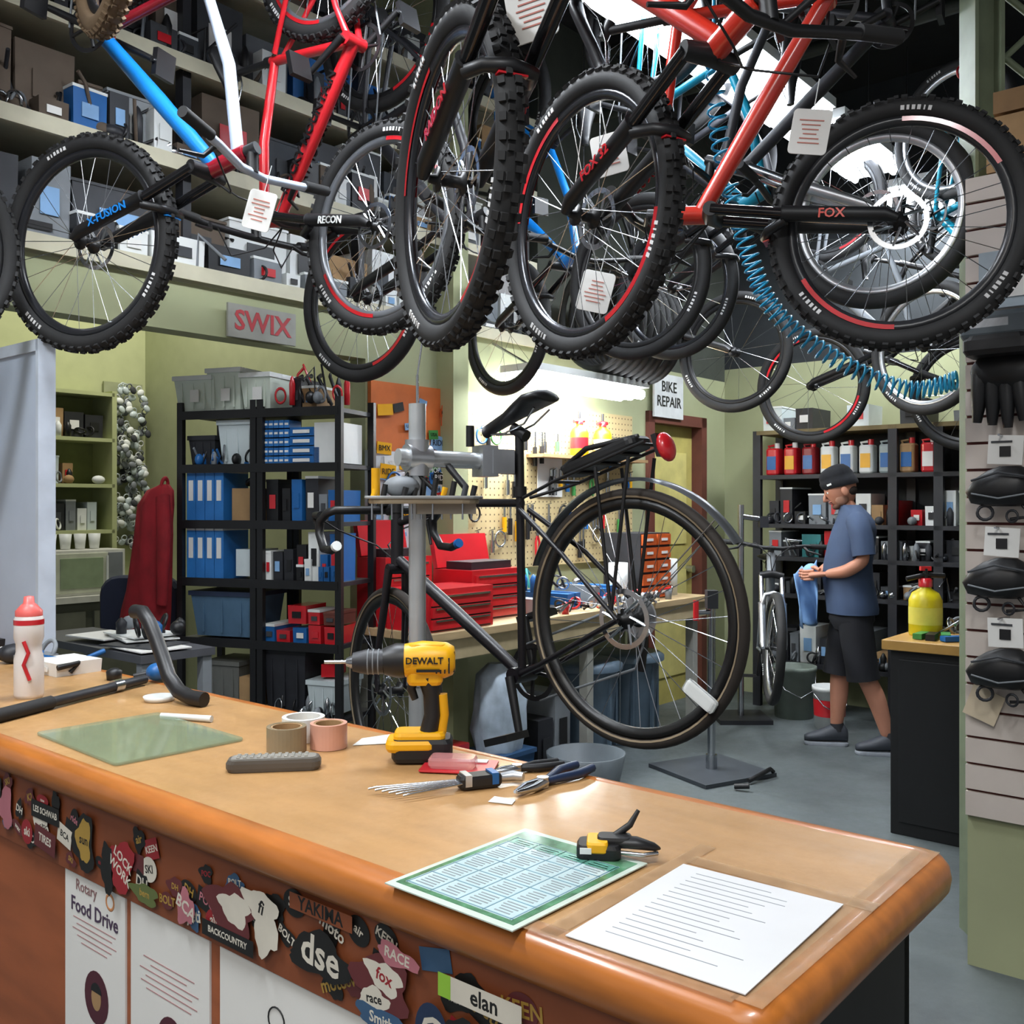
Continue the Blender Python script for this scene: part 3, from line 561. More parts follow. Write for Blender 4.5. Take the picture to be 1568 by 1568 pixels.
g=G('price_tag',SW.copy()); g.box((-.03,-.06,.86),(.003,.10,.10),mat('#c9b99f',.6),R=Rm(20,'X')); g.cyl((-.012,-.06,.92),(-.06,-.06,.92),.003,STEEL); g.done()
g=G('helmet_light_box',SW.copy()); g.rbox((-.1,-.13,2.05),(.15,.22,.08),.03,mat('#4d565c',.4)); g.rbox((-.11,-.13,1.99),(.14,.2,.06),.03,BLK); g.rbox((-.15,-.11,2.055),(.05,.14,.04),.015,ALU); g.cyl((-.012,-.13,2.09),(-.1,-.13,2.09),.005,STEEL); g.done()
g=G('blister_pack',SW.copy()); g.bb((-.05,-.24,2.12),(-.03,-.05,2.30),mat('#a9b6bf',.2)); g.bb((-.055,-.2,2.15),(-.05,-.08,2.22),PAP); g.cyl((-.012,-.12,2.28),(-.08,-.12,2.28),.004,STEEL); g.done()
g=G('stored_cartons',SW.copy()); g.bb((.0,-.4,2.565),(.22,-.06,2.74),TAN); g.bb((.0,-.36,2.75),(.2,-.08,2.82),mat('#8a6a45',.7)); g.bb((.02,-.7,2.565),(.2,-.42,2.9),BR2); g.done()

# ---------- black cabinet
g=G('black_cabinet',RF(1.73,4.48)); g.bb((0,-1.3,0),(.6,0,.84),mat('#101113',.55)); g.bb((-.03,-1.32,.84),(.63,.03,.885),mat('#b58c4c',.4,scale=4,stretch=(6,1,1)))
for i in range(2): g.bb((-.01,-.62-.6*i,.06),(0,-.04-.6*i,.8),mat('#151618',.5))
g.done(bevel=.004)
g=G('pump_sprayer'); bottle(g,1.95,4.62,.885,.075,.27,mat('#d0be14',.4),RED,mat('#ddd35a',.5)); g.cyl((1.95,4.62,1.1),(1.95,4.62,1.2),.012,BLK); g.tube([(1.86,4.62,1.15),(1.95,4.62,1.17),(2.04,4.62,1.165)],.012,BLK); g.box((1.95,4.62,1.2),(.05,.02,.02),RED); g.done()
g=G('cabinet_clutter',RF(1.73,4.48,0))
for i in range(9): g.box((.1+.05*R_.random(),-.1-.05*i,.9),(.12,.04,.02+.03*R_.random()),R_.choice([RED,STEEL,GREY,BLK,GREEN,BLU]),R_.uniform(-1,1))
bits(g,.05,.5,-.6,-.05,.89,.08,16,[BLK,STEEL,GREY,BLK]); g.done()
# ---------- back shelving with jugs
g=G('tall_shelving_unit',W1.copy()); PLK=mat('#7a6b48',.7)
for y in (-.5,-1.5,-1.8,-2.7):
    for x in (.85,1.24): g.bb((x,y-.03,0),(x+.04,y+.03,2.05),DK)
for z in (.35,.85,1.12,1.36,1.72,2.05): g.bb((.85,-2.7,z-.03),(1.28,-.5,z),PLK if z>2 else DK)
g.bb((1.27,-2.7,.35),(1.285,-.5,2.03),mat('#26282a',.8))
g.done()
g=G('workshop_supplies',W1.copy())
for z,h in ((.35,.3),(.85,.2),(1.12,.2),(1.36,.26)): fill(g,.89,1.25,-2.65,-.52,z,h,[DK,BLK,DG,TAN,GREY,DK,RED,WHT,mat('#2d7a7d',.5),DK,DG],face='x',wr=(.05,.16),hmin=.3); bits(g,.87,.92,-2.6,-.55,z,.18,30,[BLK,GREY,STEEL,DG])
fill(g,.87,1.25,-2.65,-.52,2.05,.2,[DK,TAN,CLR,GREY,DG],face='x',wr=(.08,.2),fillp=.7); g.done()
jc=[RED,RED,mat('#8a1a20',.4),WHT,WHT,WHT,mat('#9aa6a8',.4),TAN,RED]
for i,m in enumerate(jc):
    y=-.60-.14*i; g=G('fluid_jug',W1.copy()); g.rbox((.95,y,1.82),(.12,.10,.2),.025,m); g.cyl((.95,y-.02,1.92),(.95,y-.02,1.96),.02,RED if m is not RED else WHT); g.tube([(.95,y+.03,1.9),(.95,y+.05,1.94),(.95,y,1.945)],.01,m); g.bb((.888,y-.035,1.76),(.891,y+.035,1.86),R_.choice([PAP,BLU,YEL])); g.done()
def bucket(x,y,r,h,m,l=None):
    g=G('bucket'); g.lathe((x,y,0),(0,0,1),[(0,0),(r*.88,0),(r,h),(r*1.05,h),(r*1.05,h-.03),(r*1.0,h-.03),(r*.95,h*.98),(r*.85,.02),(0,.02)],m,28)
    if l: g.lathe((x,y,0),(0,0,1),[(r*.93,h*.3),(r*.975,h*.7)],l,28)
    g.tube([(x-r,y-.02,h-.05),(x-r*.7,y-r,h*.6),(x,y-r*1.15,h*.45),(x+r*.7,y-r,h*.6),(x+r,y-.02,h-.05)],.004,STEEL,6); g.done()
bucket(2.0,6.95,.15,.36,mat('#7f8a80',.5)); bucket(2.14,6.6,.11,.28,WHT,RED)
# ---------- pendant ceiling fluorescents
EM=mat('#f2f8ff',.3,emit=22,var=0); EM2=mat('#eef5ff',.3,emit=10,var=0)
for (x,y) in ((.55,4.12),(1.25,4.95),(2.0,5.85),(2.9,6.9),(-.6,2.75),(-1.7,1.4)):
    g=G('ceiling_fluorescent_lamp',RF(x,y,3.6)); g.bb((-.52,-.19,0.02),(.52,.19,.07),WHT); g.bb((-.50,-.18,0),(.50,.18,.018),EM2)
    for yy in (-.12,0,.12): g.cyl((-.46,yy,-.02),(.46,yy,-.02),.019,EM)
    for xx in (-.35,.35): g.cyl((xx,0,.05),(xx,0,1.0),.006,STEEL,n=6)
    g.done()

# ================= bicycles =================
LT=mat('#d4d4d4',.6,var=0)
def wheel(g,c,R,tw,rimm,knob=False,spk=28,rotor=True,cass=False,decal=True,rub=RUB,hd=2,stripe=None,line=None):
    g.push(T(c)); Y=(0,1,0)
    g.torus((0,0,0),Y,R-tw/2,tw/2,rub,64,12)
    if line:
        for sg in (-1,1): g.lathe((0,0,0),Y,[(R-tw*.78,sg*tw*.44),(R-tw*.62,sg*tw*.505)],line,64)
    rin=R-tw*.92
    g.lathe((0,0,0),Y,[(rin,.013),(rin-.012,.013),(rin-.026,.006),(rin-.026,-.006),(rin-.012,-.013),(rin,-.013)],rimm,64,True)
    if stripe:
        for sg in (-1,1):
            for a0 in (20,200):
                vs=[];fs=[]
                for i in range(13):
                    a=math.radians(a0+i*5)
                    for r in (rin-.003,rin-.016): vs.append((r*math.cos(a),sg*.0142,r*math.sin(a)))
                for i in range(12): fs.append((2*i,2*i+1,2*i+3,2*i+2))
                g.add(vs,fs,stripe)
    if knob:
        N=int(2*math.pi*R/.036)
        for i in range(N):
            a=2*math.pi*i/N
            g.push(Matrix.Rotation(a,4,'Y'))
            o=R+.001
            for yy,tl,off in ((tw*.40,38,-.009),(-tw*.40,-38,-.009),(tw*.14 if i%2 else -tw*.14,0,0)):
                g.box((o+off,yy,0),(.009,.014,.016),rub,R=Rm(tl,'Z'))
            g.box((o,-tw*.16 if i%2 else tw*.16,.015),(.008,.012,.012),rub)
            g.pop()
    if decal:
        for sg in (-1,1):
            for a0 in (60,200,320):
                for i,wd in enumerate((.010,.007,.009,.009,.004,.009)):
                    a=math.radians(a0+i*2.6); rr_=R-tw*.62
                    g.push(Matrix.Rotation(-a,4,'Y')@T((rr_,sg*tw*.47,0))); g.box((0,0,0),(.014,.003,wd),LT); g.pop()
    hw=.030
    g.lathe((0,0,0),Y,[(0,-.05),(.009,-.05),(.012,-hw-.004),(.028,-hw-.002),(.028,-hw+.003),(.014,-hw+.008),(.013,hw-.008),(.028,hw-.003),(.028,hw+.002),(.012,hw+.004),(.009,.05),(0,.05)],BLK,18)
    for i in range(spk):
        a=2*math.pi*i/spk; sg=1 if i%2 else -1; b=a+(.55 if (i//2)%2 else -.55)
        g.tube([(.027*math.cos(b),sg*hw,.027*math.sin(b)),((rin-.02)*math.cos(a),0,(rin-.02)*math.sin(a))],.0012,STEEL,4,cap=False)
    if rotor:
        y=.038; g.lathe((0,0,0),Y,[(.080,y-.001),(.080,y+.001),(.066,y+.001),(.066,y-.001)],STEEL,32,True,False)
        for i in range(6):
            a=i*math.pi/3; g.tube([(.02*math.cos(a),y,.02*math.sin(a)),(.07*math.cos(a+.5),y,.07*math.sin(a+.5))],.004,STEEL,4)
    if cass:
        for k in range(7):
            r=.022+.006*k; y=-.040+.0036*(k-3)
            g.lathe((0,y,0),Y,[(r,0),(r-.004,.0008),(.012,.0008),(.012,-.0008),(r-.004,-.0008)],ALU,24,True,False)
    g.pop()
def bike(name,M,fc,fc2=None,fc3=None,R=.365,tw=.056,rim=None,steer=0,style='mtb',fork=BLK,knob=True,decal=True,txt=None,ftx=None,ftc=None,hang=False,saddle=True,stripe=None,extras=None,lod=0,rub=RUB,tag=False,rwheel=True,bar=BLK,line=None):
    g=G(name); g.push(M); rim=rim or BLK; fc2=fc2 or fc; fc3=fc3 or fc
    mtb=style!='road'
    if mtb:
        ax=V((-.39,0,.92)); Cn=V((-.235,0,.46)); H0=Cn+ax*.03; H1=Cn+ax*.15; BB=V((-.70,0,-.03)); RH=V((-1.14,0,0)); ST=V((-.86,0,.40)); SP=V((-.92,0,.60)); r1,r2,rs=.024,.02,.011
    else:
        ax=V((-.31,0,.951)); Cn=V((-.165,0,.375)); H0=Cn+ax*.02; H1=Cn+ax*.17; BB=V((-.60,0,-.065)); RH=V((-1.03,0,0)); ST=V((-.755,0,.44)); SP=V((-.81,0,.62)); r1,r2,rs=.017,.014,.008
    g.push(T(Cn)@Matrix.Rotation(math.radians(steer),4,ax)@T(-Cn))
    wheel(g,(0,0,0),R,tw,rim,knob,28 if lod<2 else 16,lod<2,False,decal,rub,stripe=stripe,line=line)
    if mtb:
        for sg in (-1,1):
            o=V((0,sg*.065,0)); d=ax
            A0=o; A1=A0+V((-.02,0,0))+d*.30; A2=Cn+V((0,sg*.065,0))
            g.tube([A0,A0+d*.03+V((-.012,0,0)),A1,A1+d*.004],[.012,.02,.023,.025],fork,14); g.cyl(A1,A2,.0165,STEEL if fork is not BLK else mat('#3a3a3c',.15,.8),n=14)
            if ftx:
                nn=sg; X=V(d) if nn<0 else -V(d); Nn=V((0,nn,0)); g.text(ftx,.036,cols(A0+V((-.012,nn*.0235,0))+d*.17,X,Nn.cross(X),Nn),ftc or RED,.001,.02)
        g.tube([V((.0,-.065,0))+ax*.30,V((.03,-.05,0))+ax*.36,V((.035,0,0))+ax*.375,V((.03,.05,0))+ax*.36,V((0,.065,0))+ax*.30],[.015,.014,.016,.014,.015],fork,10)
        g.tube([Cn+V((0,-.075,0)),Cn+V((0,0,.015)),Cn+V((0,.075,0))],[.022,.026,.022],BLK,12)
        if ftx: g.box(V((.053,0,0))+ax*.375,(.004,.06,.018),ftc or RED)
    else:
        for sg in (-1,1): g.tube([(0,sg*.052,0),V((-.02,sg*.05,.1)),V((-.1,sg*.04,.24)),Cn+V((0,sg*.03,0))],[.008,.010,.013,.014],fork,10)
        g.cyl(Cn+V((0,-.035,0)),Cn+V((0,.035,0)),.018,fork)
    g.cyl(Cn,H1+ax*.04,.015,BLK)
    S0=H1+ax*.035; S1=S0+V((.07,0,.01)); g.tube([S0,S1],.019,BLK,10); g.cyl(S0-ax*.02,S0+ax*.02,.021,BLK)
    if mtb:
        w=.36; g.tube([S1+V((-.05,-w,.03)),S1+V((-.02,-.2,.025)),S1+V((0,-.06,0)),S1,S1+V((0,.06,0)),S1+V((-.02,.2,.025)),S1+V((-.05,w,.03))],.0135,bar,10)
        for sg in (-1,1):
            g.cyl(S1+V((-.032,sg*.24,.027)),S1+V((-.052,sg*(w+.01),.031)),.0175,RUB); g.tube([S1+V((-.02,sg*.2,.02)),S1+V((.02,sg*.22,-.01)),S1+V((.03,sg*.3,-.03))],[.01,.008,.005],BLK,6)
            g.tube([S1+V((0,sg*.18,.0)),S1+V((.09,sg*.12,.02)),S1+V((.07,sg*.02,-.06)),H0+V((.03,0,0))],.003,BLK,5)
    else:
        for sg in (-1,1):
            g.tube([S1,S1+V((0,sg*.10,0)),S1+V((0,sg*.19,0)),S1+V((.03,sg*.205,0)),S1+V((.085,sg*.21,-.01)),S1+V((.10,sg*.212,-.05)),S1+V((.07,sg*.215,-.11)),S1+V((.0,sg*.218,-.135)),S1+V((-.05,sg*.22,-.135))],.014,BLK,10)
            g.tube([S1+V((.075,sg*.21,.005)),S1+V((.12,sg*.21,.02)),S1+V((.13,sg*.21,.0)),S1+V((.12,sg*.205,-.09))],[.015,.014,.008,.005],BLK,8)
            g.tube([S1+V((.1,sg*.2,0)),S1+V((.16,sg*.12,-.02)),S1+V((.08,sg*.02,-.1)),H0],.003,BLK,5)
            g.cyl(S1+V((-.04,sg*.22,-.135)),S1+V((-.055,sg*.22,-.135)),.016,BLU if sg<0 else WHT)
        g.rbox(S1+V((-.01,0,.02)),(.05,.07,.03),.01,BLK)
    g.pop()
    g.cyl(H0-ax*.01,H1+ax*.01,r1+.004,fc,n=14)
    g.tube([H0+ax*.015,(H0+BB)/2+V((0,0,.012)),BB],[r1,r1+.004,r1],fc2,14); g.tube([H1-ax*.02,(H1+ST)/2+V((0,0,.01)),ST-V((0,0,.03))],[r2,r2,r2*.85],fc3,14)
    g.tube([BB,ST],r2*.9,fc,12); g.cyl(ST,SP,.0135,BLK); g.cyl(ST-(ST-BB).normalized()*.01,ST+(ST-BB).normalized()*.02,.02,BLK); g.cyl(BB+V((0,-.045,0)),BB+V((0,.045,0)),.024,fc)
    for sg in (-1,1):
        g.tube([BB+V((-.02,sg*.03,0)),BB+V((-.12,sg*.05,.01)),RH+V((0,sg*.068,0))],[rs*1.2,rs,rs],fc,8); g.tube([ST+V((0,sg*.02,-.05)),(ST+RH)/2+V((0,sg*.055,0)),RH+V((0,sg*.068,0))],[rs,rs*.9,rs*.8],fc3,8)
    if txt:
        d=(BB-H0).normalized()
        for nn in (1,-1):
            Nn=V((0,nn,0)); X=V(d) if nn>0 else -V(d); g.text(txt,.052,cols((H0+BB)/2+V((0,nn*(r1+.006),.012)),X,Nn.cross(X),Nn),BLK if fc2 is RED else WHT,.003,.02)
    if rwheel: wheel(g,RH,R,tw,rim,knob and lod<1,28 if lod<2 else 16,lod<2,lod<2,decal,rub,stripe=stripe,line=line)
    g.lathe(BB+V((0,-.05,0)),(0,1,0),[(.085,0),(.085,.003),(.07,.003),(.07,0)],BLK,32,True,False)
    for i in range(4): a=i*math.pi/2+.4; g.cyl(BB+V((0,-.05,0)),BB+V((.075*math.cos(a),-.05,.075*math.sin(a))),.006,BLK,n=6)
    for sg in (-1,1):
        e=BB+V((sg*.06,sg*.075,sg*.16)) if not extras else BB+V((sg*.0,sg*.07,-sg*.165)); g.tube([BB+V((0,sg*.055,0)),e],[.014,.011],BLK,8); g.box(e+V((0,sg*.055,0)),(.09,.09,.02),BLK); g.cyl(e,e+V((0,sg*.05,0)),.007,STEEL,n=6)
    if lod<2 and rwheel:
        yc=-.05; g.tube([BB+V((0,yc,.084)),RH+V((0,yc+.012,.045))],.004,GREY,5); g.tube([BB+V((0,yc,-.084)),RH+V((.06,yc+.01,-.13)),RH+V((.02,yc+.01,-.08)),RH+V((0,yc+.01,-.045))],.004,GREY,5)
        g.tube([RH+V((0,yc,-.01)),RH+V((.02,yc,-.07)),RH+V((.05,yc,-.14))],[.014,.012,.01],BLK,6)
    if saddle:
        c=SP; Q=[(.13,.018,.0),(.09,.022,.004),(.03,.035,.008),(-.04,.06,.016),(-.09,.075,.02),(-.125,.06,.016),(-.135,.03,.012)]
        vs=[];fs=[];n=12
        for x,w_,z_ in Q:
            for k in range(n):
                t=2*math.pi*k/n; vs.append(c+V((x,w_*math.cos(t),.035+z_+.022*math.sin(t)*(1 if math.sin(t)>0 else .7))))
        for j in range(len(Q)-1):
            for k in range(n): fs.append((j*n+k,j*n+(k+1)%n,(j+1)*n+(k+1)%n,(j+1)*n+k))
        fs+= [tuple(range(n)),tuple(range((len(Q)-1)*n,len(Q)*n))]
        g.add(vs,fs,BLK,True)
        for sg in (-1,1): g.tube([c+V((.1,sg*.01,.02)),c+V((.04,sg*.022,-.0)),c+V((-.04,sg*.022,0)),c+V((-.1,sg*.035,.025))],.0035,STEEL,5)
        g.cyl(c+V((-.02,0,-.03)),c+V((.02,0,.01)),.018,BLK)
    if extras: extras(g,RH,R,SP,ST,BB)
    g.pop()
    if hang:
        w=M@(RH+V((-R+tw+.02,0,0))); g.cyl(w,(w.x,w.y,4.6),.006,STEEL,n=6); g.torus((w.x,w.y,w.z),(M.to_3x3()@V((0,0,1))),.03,.006,RED,14,6)
    return g.done(recalc=False)
def hangM(hub,p,tilt):
    p=V((p[0],p[1],0)).normalized(); z=V((0,0,1)); t=math.radians(tilt)
    X=-math.cos(t)*z+math.sin(t)*p; Z=math.cos(t)*p+math.sin(t)*z; return cols(hub,X,Z.cross(X),Z)
def standM(hub,f,pitch):
    f=V((f[0],f[1],0)).normalized(); z=V((0,0,1)); t=math.radians(pitch)
    X=math.cos(t)*f-math.sin(t)*z; Z=math.sin(t)*f+math.cos(t)*z; return cols(hub,X,Z.cross(X),Z)
SB=mat('#157bcc',.3,coat=.5,var=.04); DR=mat('#861322',.3,coat=.5); WB=mat('#b9c6d8',.3); OR=mat('#c9301f',.3,coat=.5)
bike('mountain_bike',hangM((-1.43,3.3,2.38),(.93,-.36),-7),DR,SB,WB,hang=True,fork=BLK,ftx='X-FUSION',ftc=SB,rim=mat('#222327',.3),bar=WB)
bike('mountain_bike',hangM((-.135,2.15,2.21),(.39,-.92),0),BLK,hang=True,ftx='RAIDON',ftc=RED,rim=RIM,stripe=RED)
bike('mountain_bike',hangM((.19,2.55,2.25),(.53,-.85),0),OR,hang=True,ftx='FOX 32',ftc=RED,rim=RIM,stripe=RED)
bike('mountain_bike',hangM((1.08,2.74,2.285),(-.93,.37),-18),OR,hang=True,ftx='FOX',ftc=OR,stripe=RED,R=.35,rim=mat('#2a2b2e',.3))
bike('mountain_bike',hangM((-.45,3.4,2.46),(-.8,.6),-14),RED,hang=True,txt='ROCKY MOUNTAIN',rim=mat('#7c7f84',.3,.6),ftx='RECON',ftc=WHT,stripe=RED)
bike('mountain_bike',hangM((-.64,4.2,2.39),(.8,-.6),-6),DK,hang=True,lod=1,stripe=RED,knob=False)
bike('mountain_bike',hangM((-1.88,3.0,2.33),(-.6,-.8),0),DR,hang=True,lod=1)
bike('mountain_bike',hangM((1.33,3.55,2.55),(-.85,.5),0),DK,hang=True,R=.34,rim=ALU,lod=1,knob=False,decal=False,fork=ALU)
bike('mountain_bike',hangM((1.34,5.9,2.42),(-.8,.6),-5),BLK,hang=True,lod=2,knob=False)
bike('mountain_bike',hangM((1.9,6.2,2.25),(.8,-.6),-5),GREY,hang=True,lod=2,knob=False,stripe=RED)
bike('mountain_bike',hangM((2.85,6.1,2.2),(-.8,.6),0),BLK,hang=True,lod=2,knob=False)
bike('mountain_bike',hangM((2.25,5.3,2.35),(.5,-.86),-8),mat('#1787a3',.3),hang=True,lod=2,knob=False,rim=ALU)
bike('mountain_bike',hangM((.85,5.1,2.62),(.75,-.66),0),DK,hang=True,lod=2,knob=False,rim=RIM)
bike('mountain_bike',hangM((-.03,5.25,2.45),(.6,-.8),0),SB,hang=True,lod=2,knob=False)
bike('mountain_bike',hangM((-1.24,3.0,3.25),(.6,-.8),0),BLK,hang=True,R=.3,tw=.07,lod=1,rub=mat('#6a563f',.8),decal=False,rwheel=True,saddle=False)
bike('mountain_bike',hangM((.55,4.3,2.5),(.75,-.65),-4),mat('#1787a3',.3),hang=True,lod=1,knob=False)
for (x,y,z,ry) in ((-.76,3.0,2.45,18),(.80,2.6,2.54,10),(.26,2.9,2.18,15),(.27,2.8,2.55,-10),(.03,1.95,2.53,-10)):
    g=G('price_tag'); g.push(T((x,y,z))@Rm(-18,'Z')@Rm(ry,'Y')); g.rbox((0,0,-.05),(.10,.12,.003),.012,PAP,R=Rm(90,'X'))
    for i in range(6): g.box((0,-.0025,-.02-.012*i),(.07*R_.uniform(.5,1),.001,.003),mat('#c0776a',.6))
    g.cyl((0,0,.0),(0,0,.09),.0015,WHT,n=5); g.pop(); g.done()
def commuter(g,RH,R,SP,ST,BB):
    n=34; vs=[];fs=[]; FM=mat('#65686c',.3,.6)
    for i in range(n+1):
        a=math.radians(38+127*i/n); ex=.02*(i/n)
        for w,dr in ((-.022,-.006),(-.012,.003),(.012,.003),(.022,-.006)): r=R+.014+dr+ex; vs.append(RH+V((r*math.cos(a),w,r*math.sin(a))))
    for i in range(n):
        for k in range(3): fs.append((4*i+k,4*i+k+1,4*i+k+5,4*i+k+4))
    g.add(vs,fs,FM,True)
    z=R+.07
    for sg in (-1,1):
        g.tube([RH+V((.02,sg*.06,.02)),RH+V((-.05,sg*.06,z-.01))],.005,BLK,6); g.tube([RH+V((.02,sg*.06,.02)),RH+V((-.16,sg*.06,z-.02))],.005,BLK,6)
        g.tube([ST+V((-.02,sg*.015,-.02)),RH+V((.14,sg*.05,z)),RH+V((.10,sg*.06,z)),RH+V((-.22,sg*.06,z))],.005,BLK,6)
        g.tube([RH+V((0,sg*.03,0)),RH+V((-.33,sg*.02,.17))],.002,STEEL,5)
    for i in range(5): g.cyl(RH+V((.1-.075*i,-.06,z)),RH+V((.1-.075*i,.06,z)),.005,BLK,n=6)
    g.rbox(RH+V((-.05,0,z+.02)),(.26,.10,.03),.025,BLK); g.tube([RH+V((.08,.03,z+.03)),RH+V((-.03,.05,z+.05)),RH+V((-.18,.02,z+.03))],.008,BLK,6)
    g.ell(RH+V((-.24,0,z-.02)),(.02,.033,.04),RED); g.box(RH+V((-.225,0,z-.01)),(.015,.045,.06),BLK)
    g.rbox(RH+V((-.16,.03,-R*.68)),(.10,.015,.035),.012,WHT,R=Rm(-50,'Y'))
th=math.radians(42); f=V((-math.cos(th),math.sin(th),0)); Rr=.345
pt=math.radians(18); X_=math.cos(pt)*f-V((0,0,math.sin(pt)))
hub=V((.319,2.6,1.2))+X_*1.03
BKF=mat('#120f14',.4)
bike('commuter_bicycle',standM(hub,f,18),BKF,style='road',R=Rr,tw=.032,knob=False,decal=False,steer=-16,rim=mat('#1a1a1a',.4),extras=commuter,lod=0,fork=BKF,rub=mat('#2a241f',.75),line=mat('#8a7a62',.7))
# repair stand
g=G('bicycle_repair_stand')
px,py=-.263,2.72
g.cyl((px,py,0.01),(px,py,1.78),.024,POST,n=20); g.cyl((px,py,1.0),(px,py,1.1),.030,GREY,n=20); g.box((px,py,.012),(.5,.5,.02),DK)
A=V((px,py,1.63)); Bq=V((-.03,2.87,1.625)); d=(Bq-A).normalized()
g.cyl(A-d*.06,A+d*.20,.024,POST,n=18); g.cyl(A-d*.035,A+d*.035,.038,ALU,n=18); g.cyl(A+V((0,0,-.05)),A+V((0,0,.05)),.034,ALU,n=18)
g.box(A+d*.22,(.05,.07,.09),ALU,rz=.5); g.cyl(A+d*.17+V((0,0,.04)),A+d*.17+V((0,0,.1)),.012,BLK); g.box(Bq+V((.0,-.03,0)),(.07,.03,.07),ALU,rz=.5); g.box(Bq+V((.03,.03,0)),(.06,.03,.07),BLK,rz=.5); g.cyl(A+d*.1+V((0,-.02,-.02)),A+d*.1+V((.05,-.05,-.08)),.01,BLK)
g.push(T((px+.02,py-.03,1.51))@Rm(8,'Z')); g.rbox((0,0,0),(.30,.17,.014),.05,mat('#a89b84',.5)); g.rbox((.0,0,.01),(.32,.18,.008),.05,mat('#9a9c9c',.5))
for i in range(11):
    x=-.14+.027*i; m=R_.choice([BLK,RED,BLK,GREEN,YEL,DG,BLK]); h_=.03+.04*R_.random(); g.cyl((x,-.05+.03*(i%3),.0),(x+.01,-.05+.03*(i%3),h_),.008,m,n=8); g.cyl((x,-.05+.03*(i%3),-.05),(x,-.05+.03*(i%3),.0),.003,STEEL,n=6)
g.ell((-.06,.0,.04),(.05,.04,.03),GREY); g.tube([(-.08,0,.02),(-.03,.02,.09),(.03,0,.03)],.008,BLK,6); g.cyl((-.13,0,.0),(-.13,0,.09),.012,YEL); g.box((.06,.0,-.01),(.16,.1,.05),mat('#9b958a',.6)); g.pop()
g.cyl((px,py,1.78),(px,py,1.86),.004,STEEL); g.tube([(px,py,1.86),(px+.02,py,2.0),(px+.01,py,2.12)],.003,STEEL,5); g.done()
g=G('bicycle_repair_stand'); px,py=1.12,5.5; g.box((px,py,.012),(.5,.5,.02),mat('#3b4046',.5),rz=.5); g.cyl((px,py,.02),(px,py,.95),.022,STEEL,n=16); g.cyl((px,py,.02),(px,py,.1),.032,STEEL,n=16); g.box((px,py,.97),(.06,.08,.1),DK); g.cyl((px,py,.9),(px-.1,py-.05,.9),.014,STEEL); g.cyl((px-.1,py-.07,.86),(px-.1,py-.07,.97),.016,RED)
g.tube([(px+.15,py-.25,.02),(px+.3,py-.12,.05),(px+.32,py-.1,.03)],.012,BLK); g.tube([(px+.05,py-.35,.02),(px+.12,py-.38,.03)],.015,BLK); g.done()
g=G('bicycle_repair_stand'); g.cyl((1.60,6.85,0),(1.60,6.85,1.5),.022,STEEL); g.box((1.60,6.85,.015),(.36,.36,.03),DK); g.cyl((1.60,6.85,1.42),(1.74,6.86,1.40),.02,STEEL); g.box((1.76,6.86,1.38),(.06,.06,.08),DK); g.done()
bike('mountain_bike',standM((1.60,6.0,.62),(-.22,-.97),-8),GREY,R=.345,rim=ALU,knob=False,lod=1,steer=6,fork=ALU)
g=G('hanging_tyres')
for i in range(9): c=V((.50+.045*i,5.85+.055*i,2.63-.004*i)); g.torus(c,(.7+.05*R_.uniform(-1,1),.5,.05),.31,.02,RUB,48,8)
g.cyl((.35,5.68,2.92),(1.05,6.5,2.90),.014,STEEL); g.cyl((.42,5.76,2.92),(.42,5.76,4.6),.006,STEEL); g.cyl((1.0,6.44,2.90),(1.0,6.44,4.6),.006,STEEL); g.done()
g=G('coiled_air_hose'); HM=mat('#2593bd',.3)
P=[V(p) for p in ((.69,3.35,3.1),(.71,3.35,2.75),(.80,3.35,2.39),(.90,3.35,2.16),(1.13,3.4,2.0),(1.37,3.4,1.9),(1.50,3.3,1.92))]
pts=[]; turns=58; N=turns*10
for i in range(N+1):
    f_=i/N*(len(P)-1); k=min(int(f_),len(P)-2); u_=f_-k; p0,p1,p2,p3=P[max(k-1,0)],P[k],P[k+1],P[min(k+2,len(P)-1)]
    c=.5*((2*p1)+(p2-p0)*u_+(2*p0-5*p1+4*p2-p3)*u_*u_+(3*p1-p0-3*p2+p3)*u_**3); d=((p2-p0)*.5).lerp((p3-p1)*.5,u_) ; a,b=frame_of(d); t=2*math.pi*turns*i/N
    pts.append(c+(a*math.cos(t)+b*math.sin(t))*.030)
g.tube(pts,.0045,HM,6); g.cyl((.69,3.35,3.1),(.69,3.35,4.6),.006,HM); g.done()

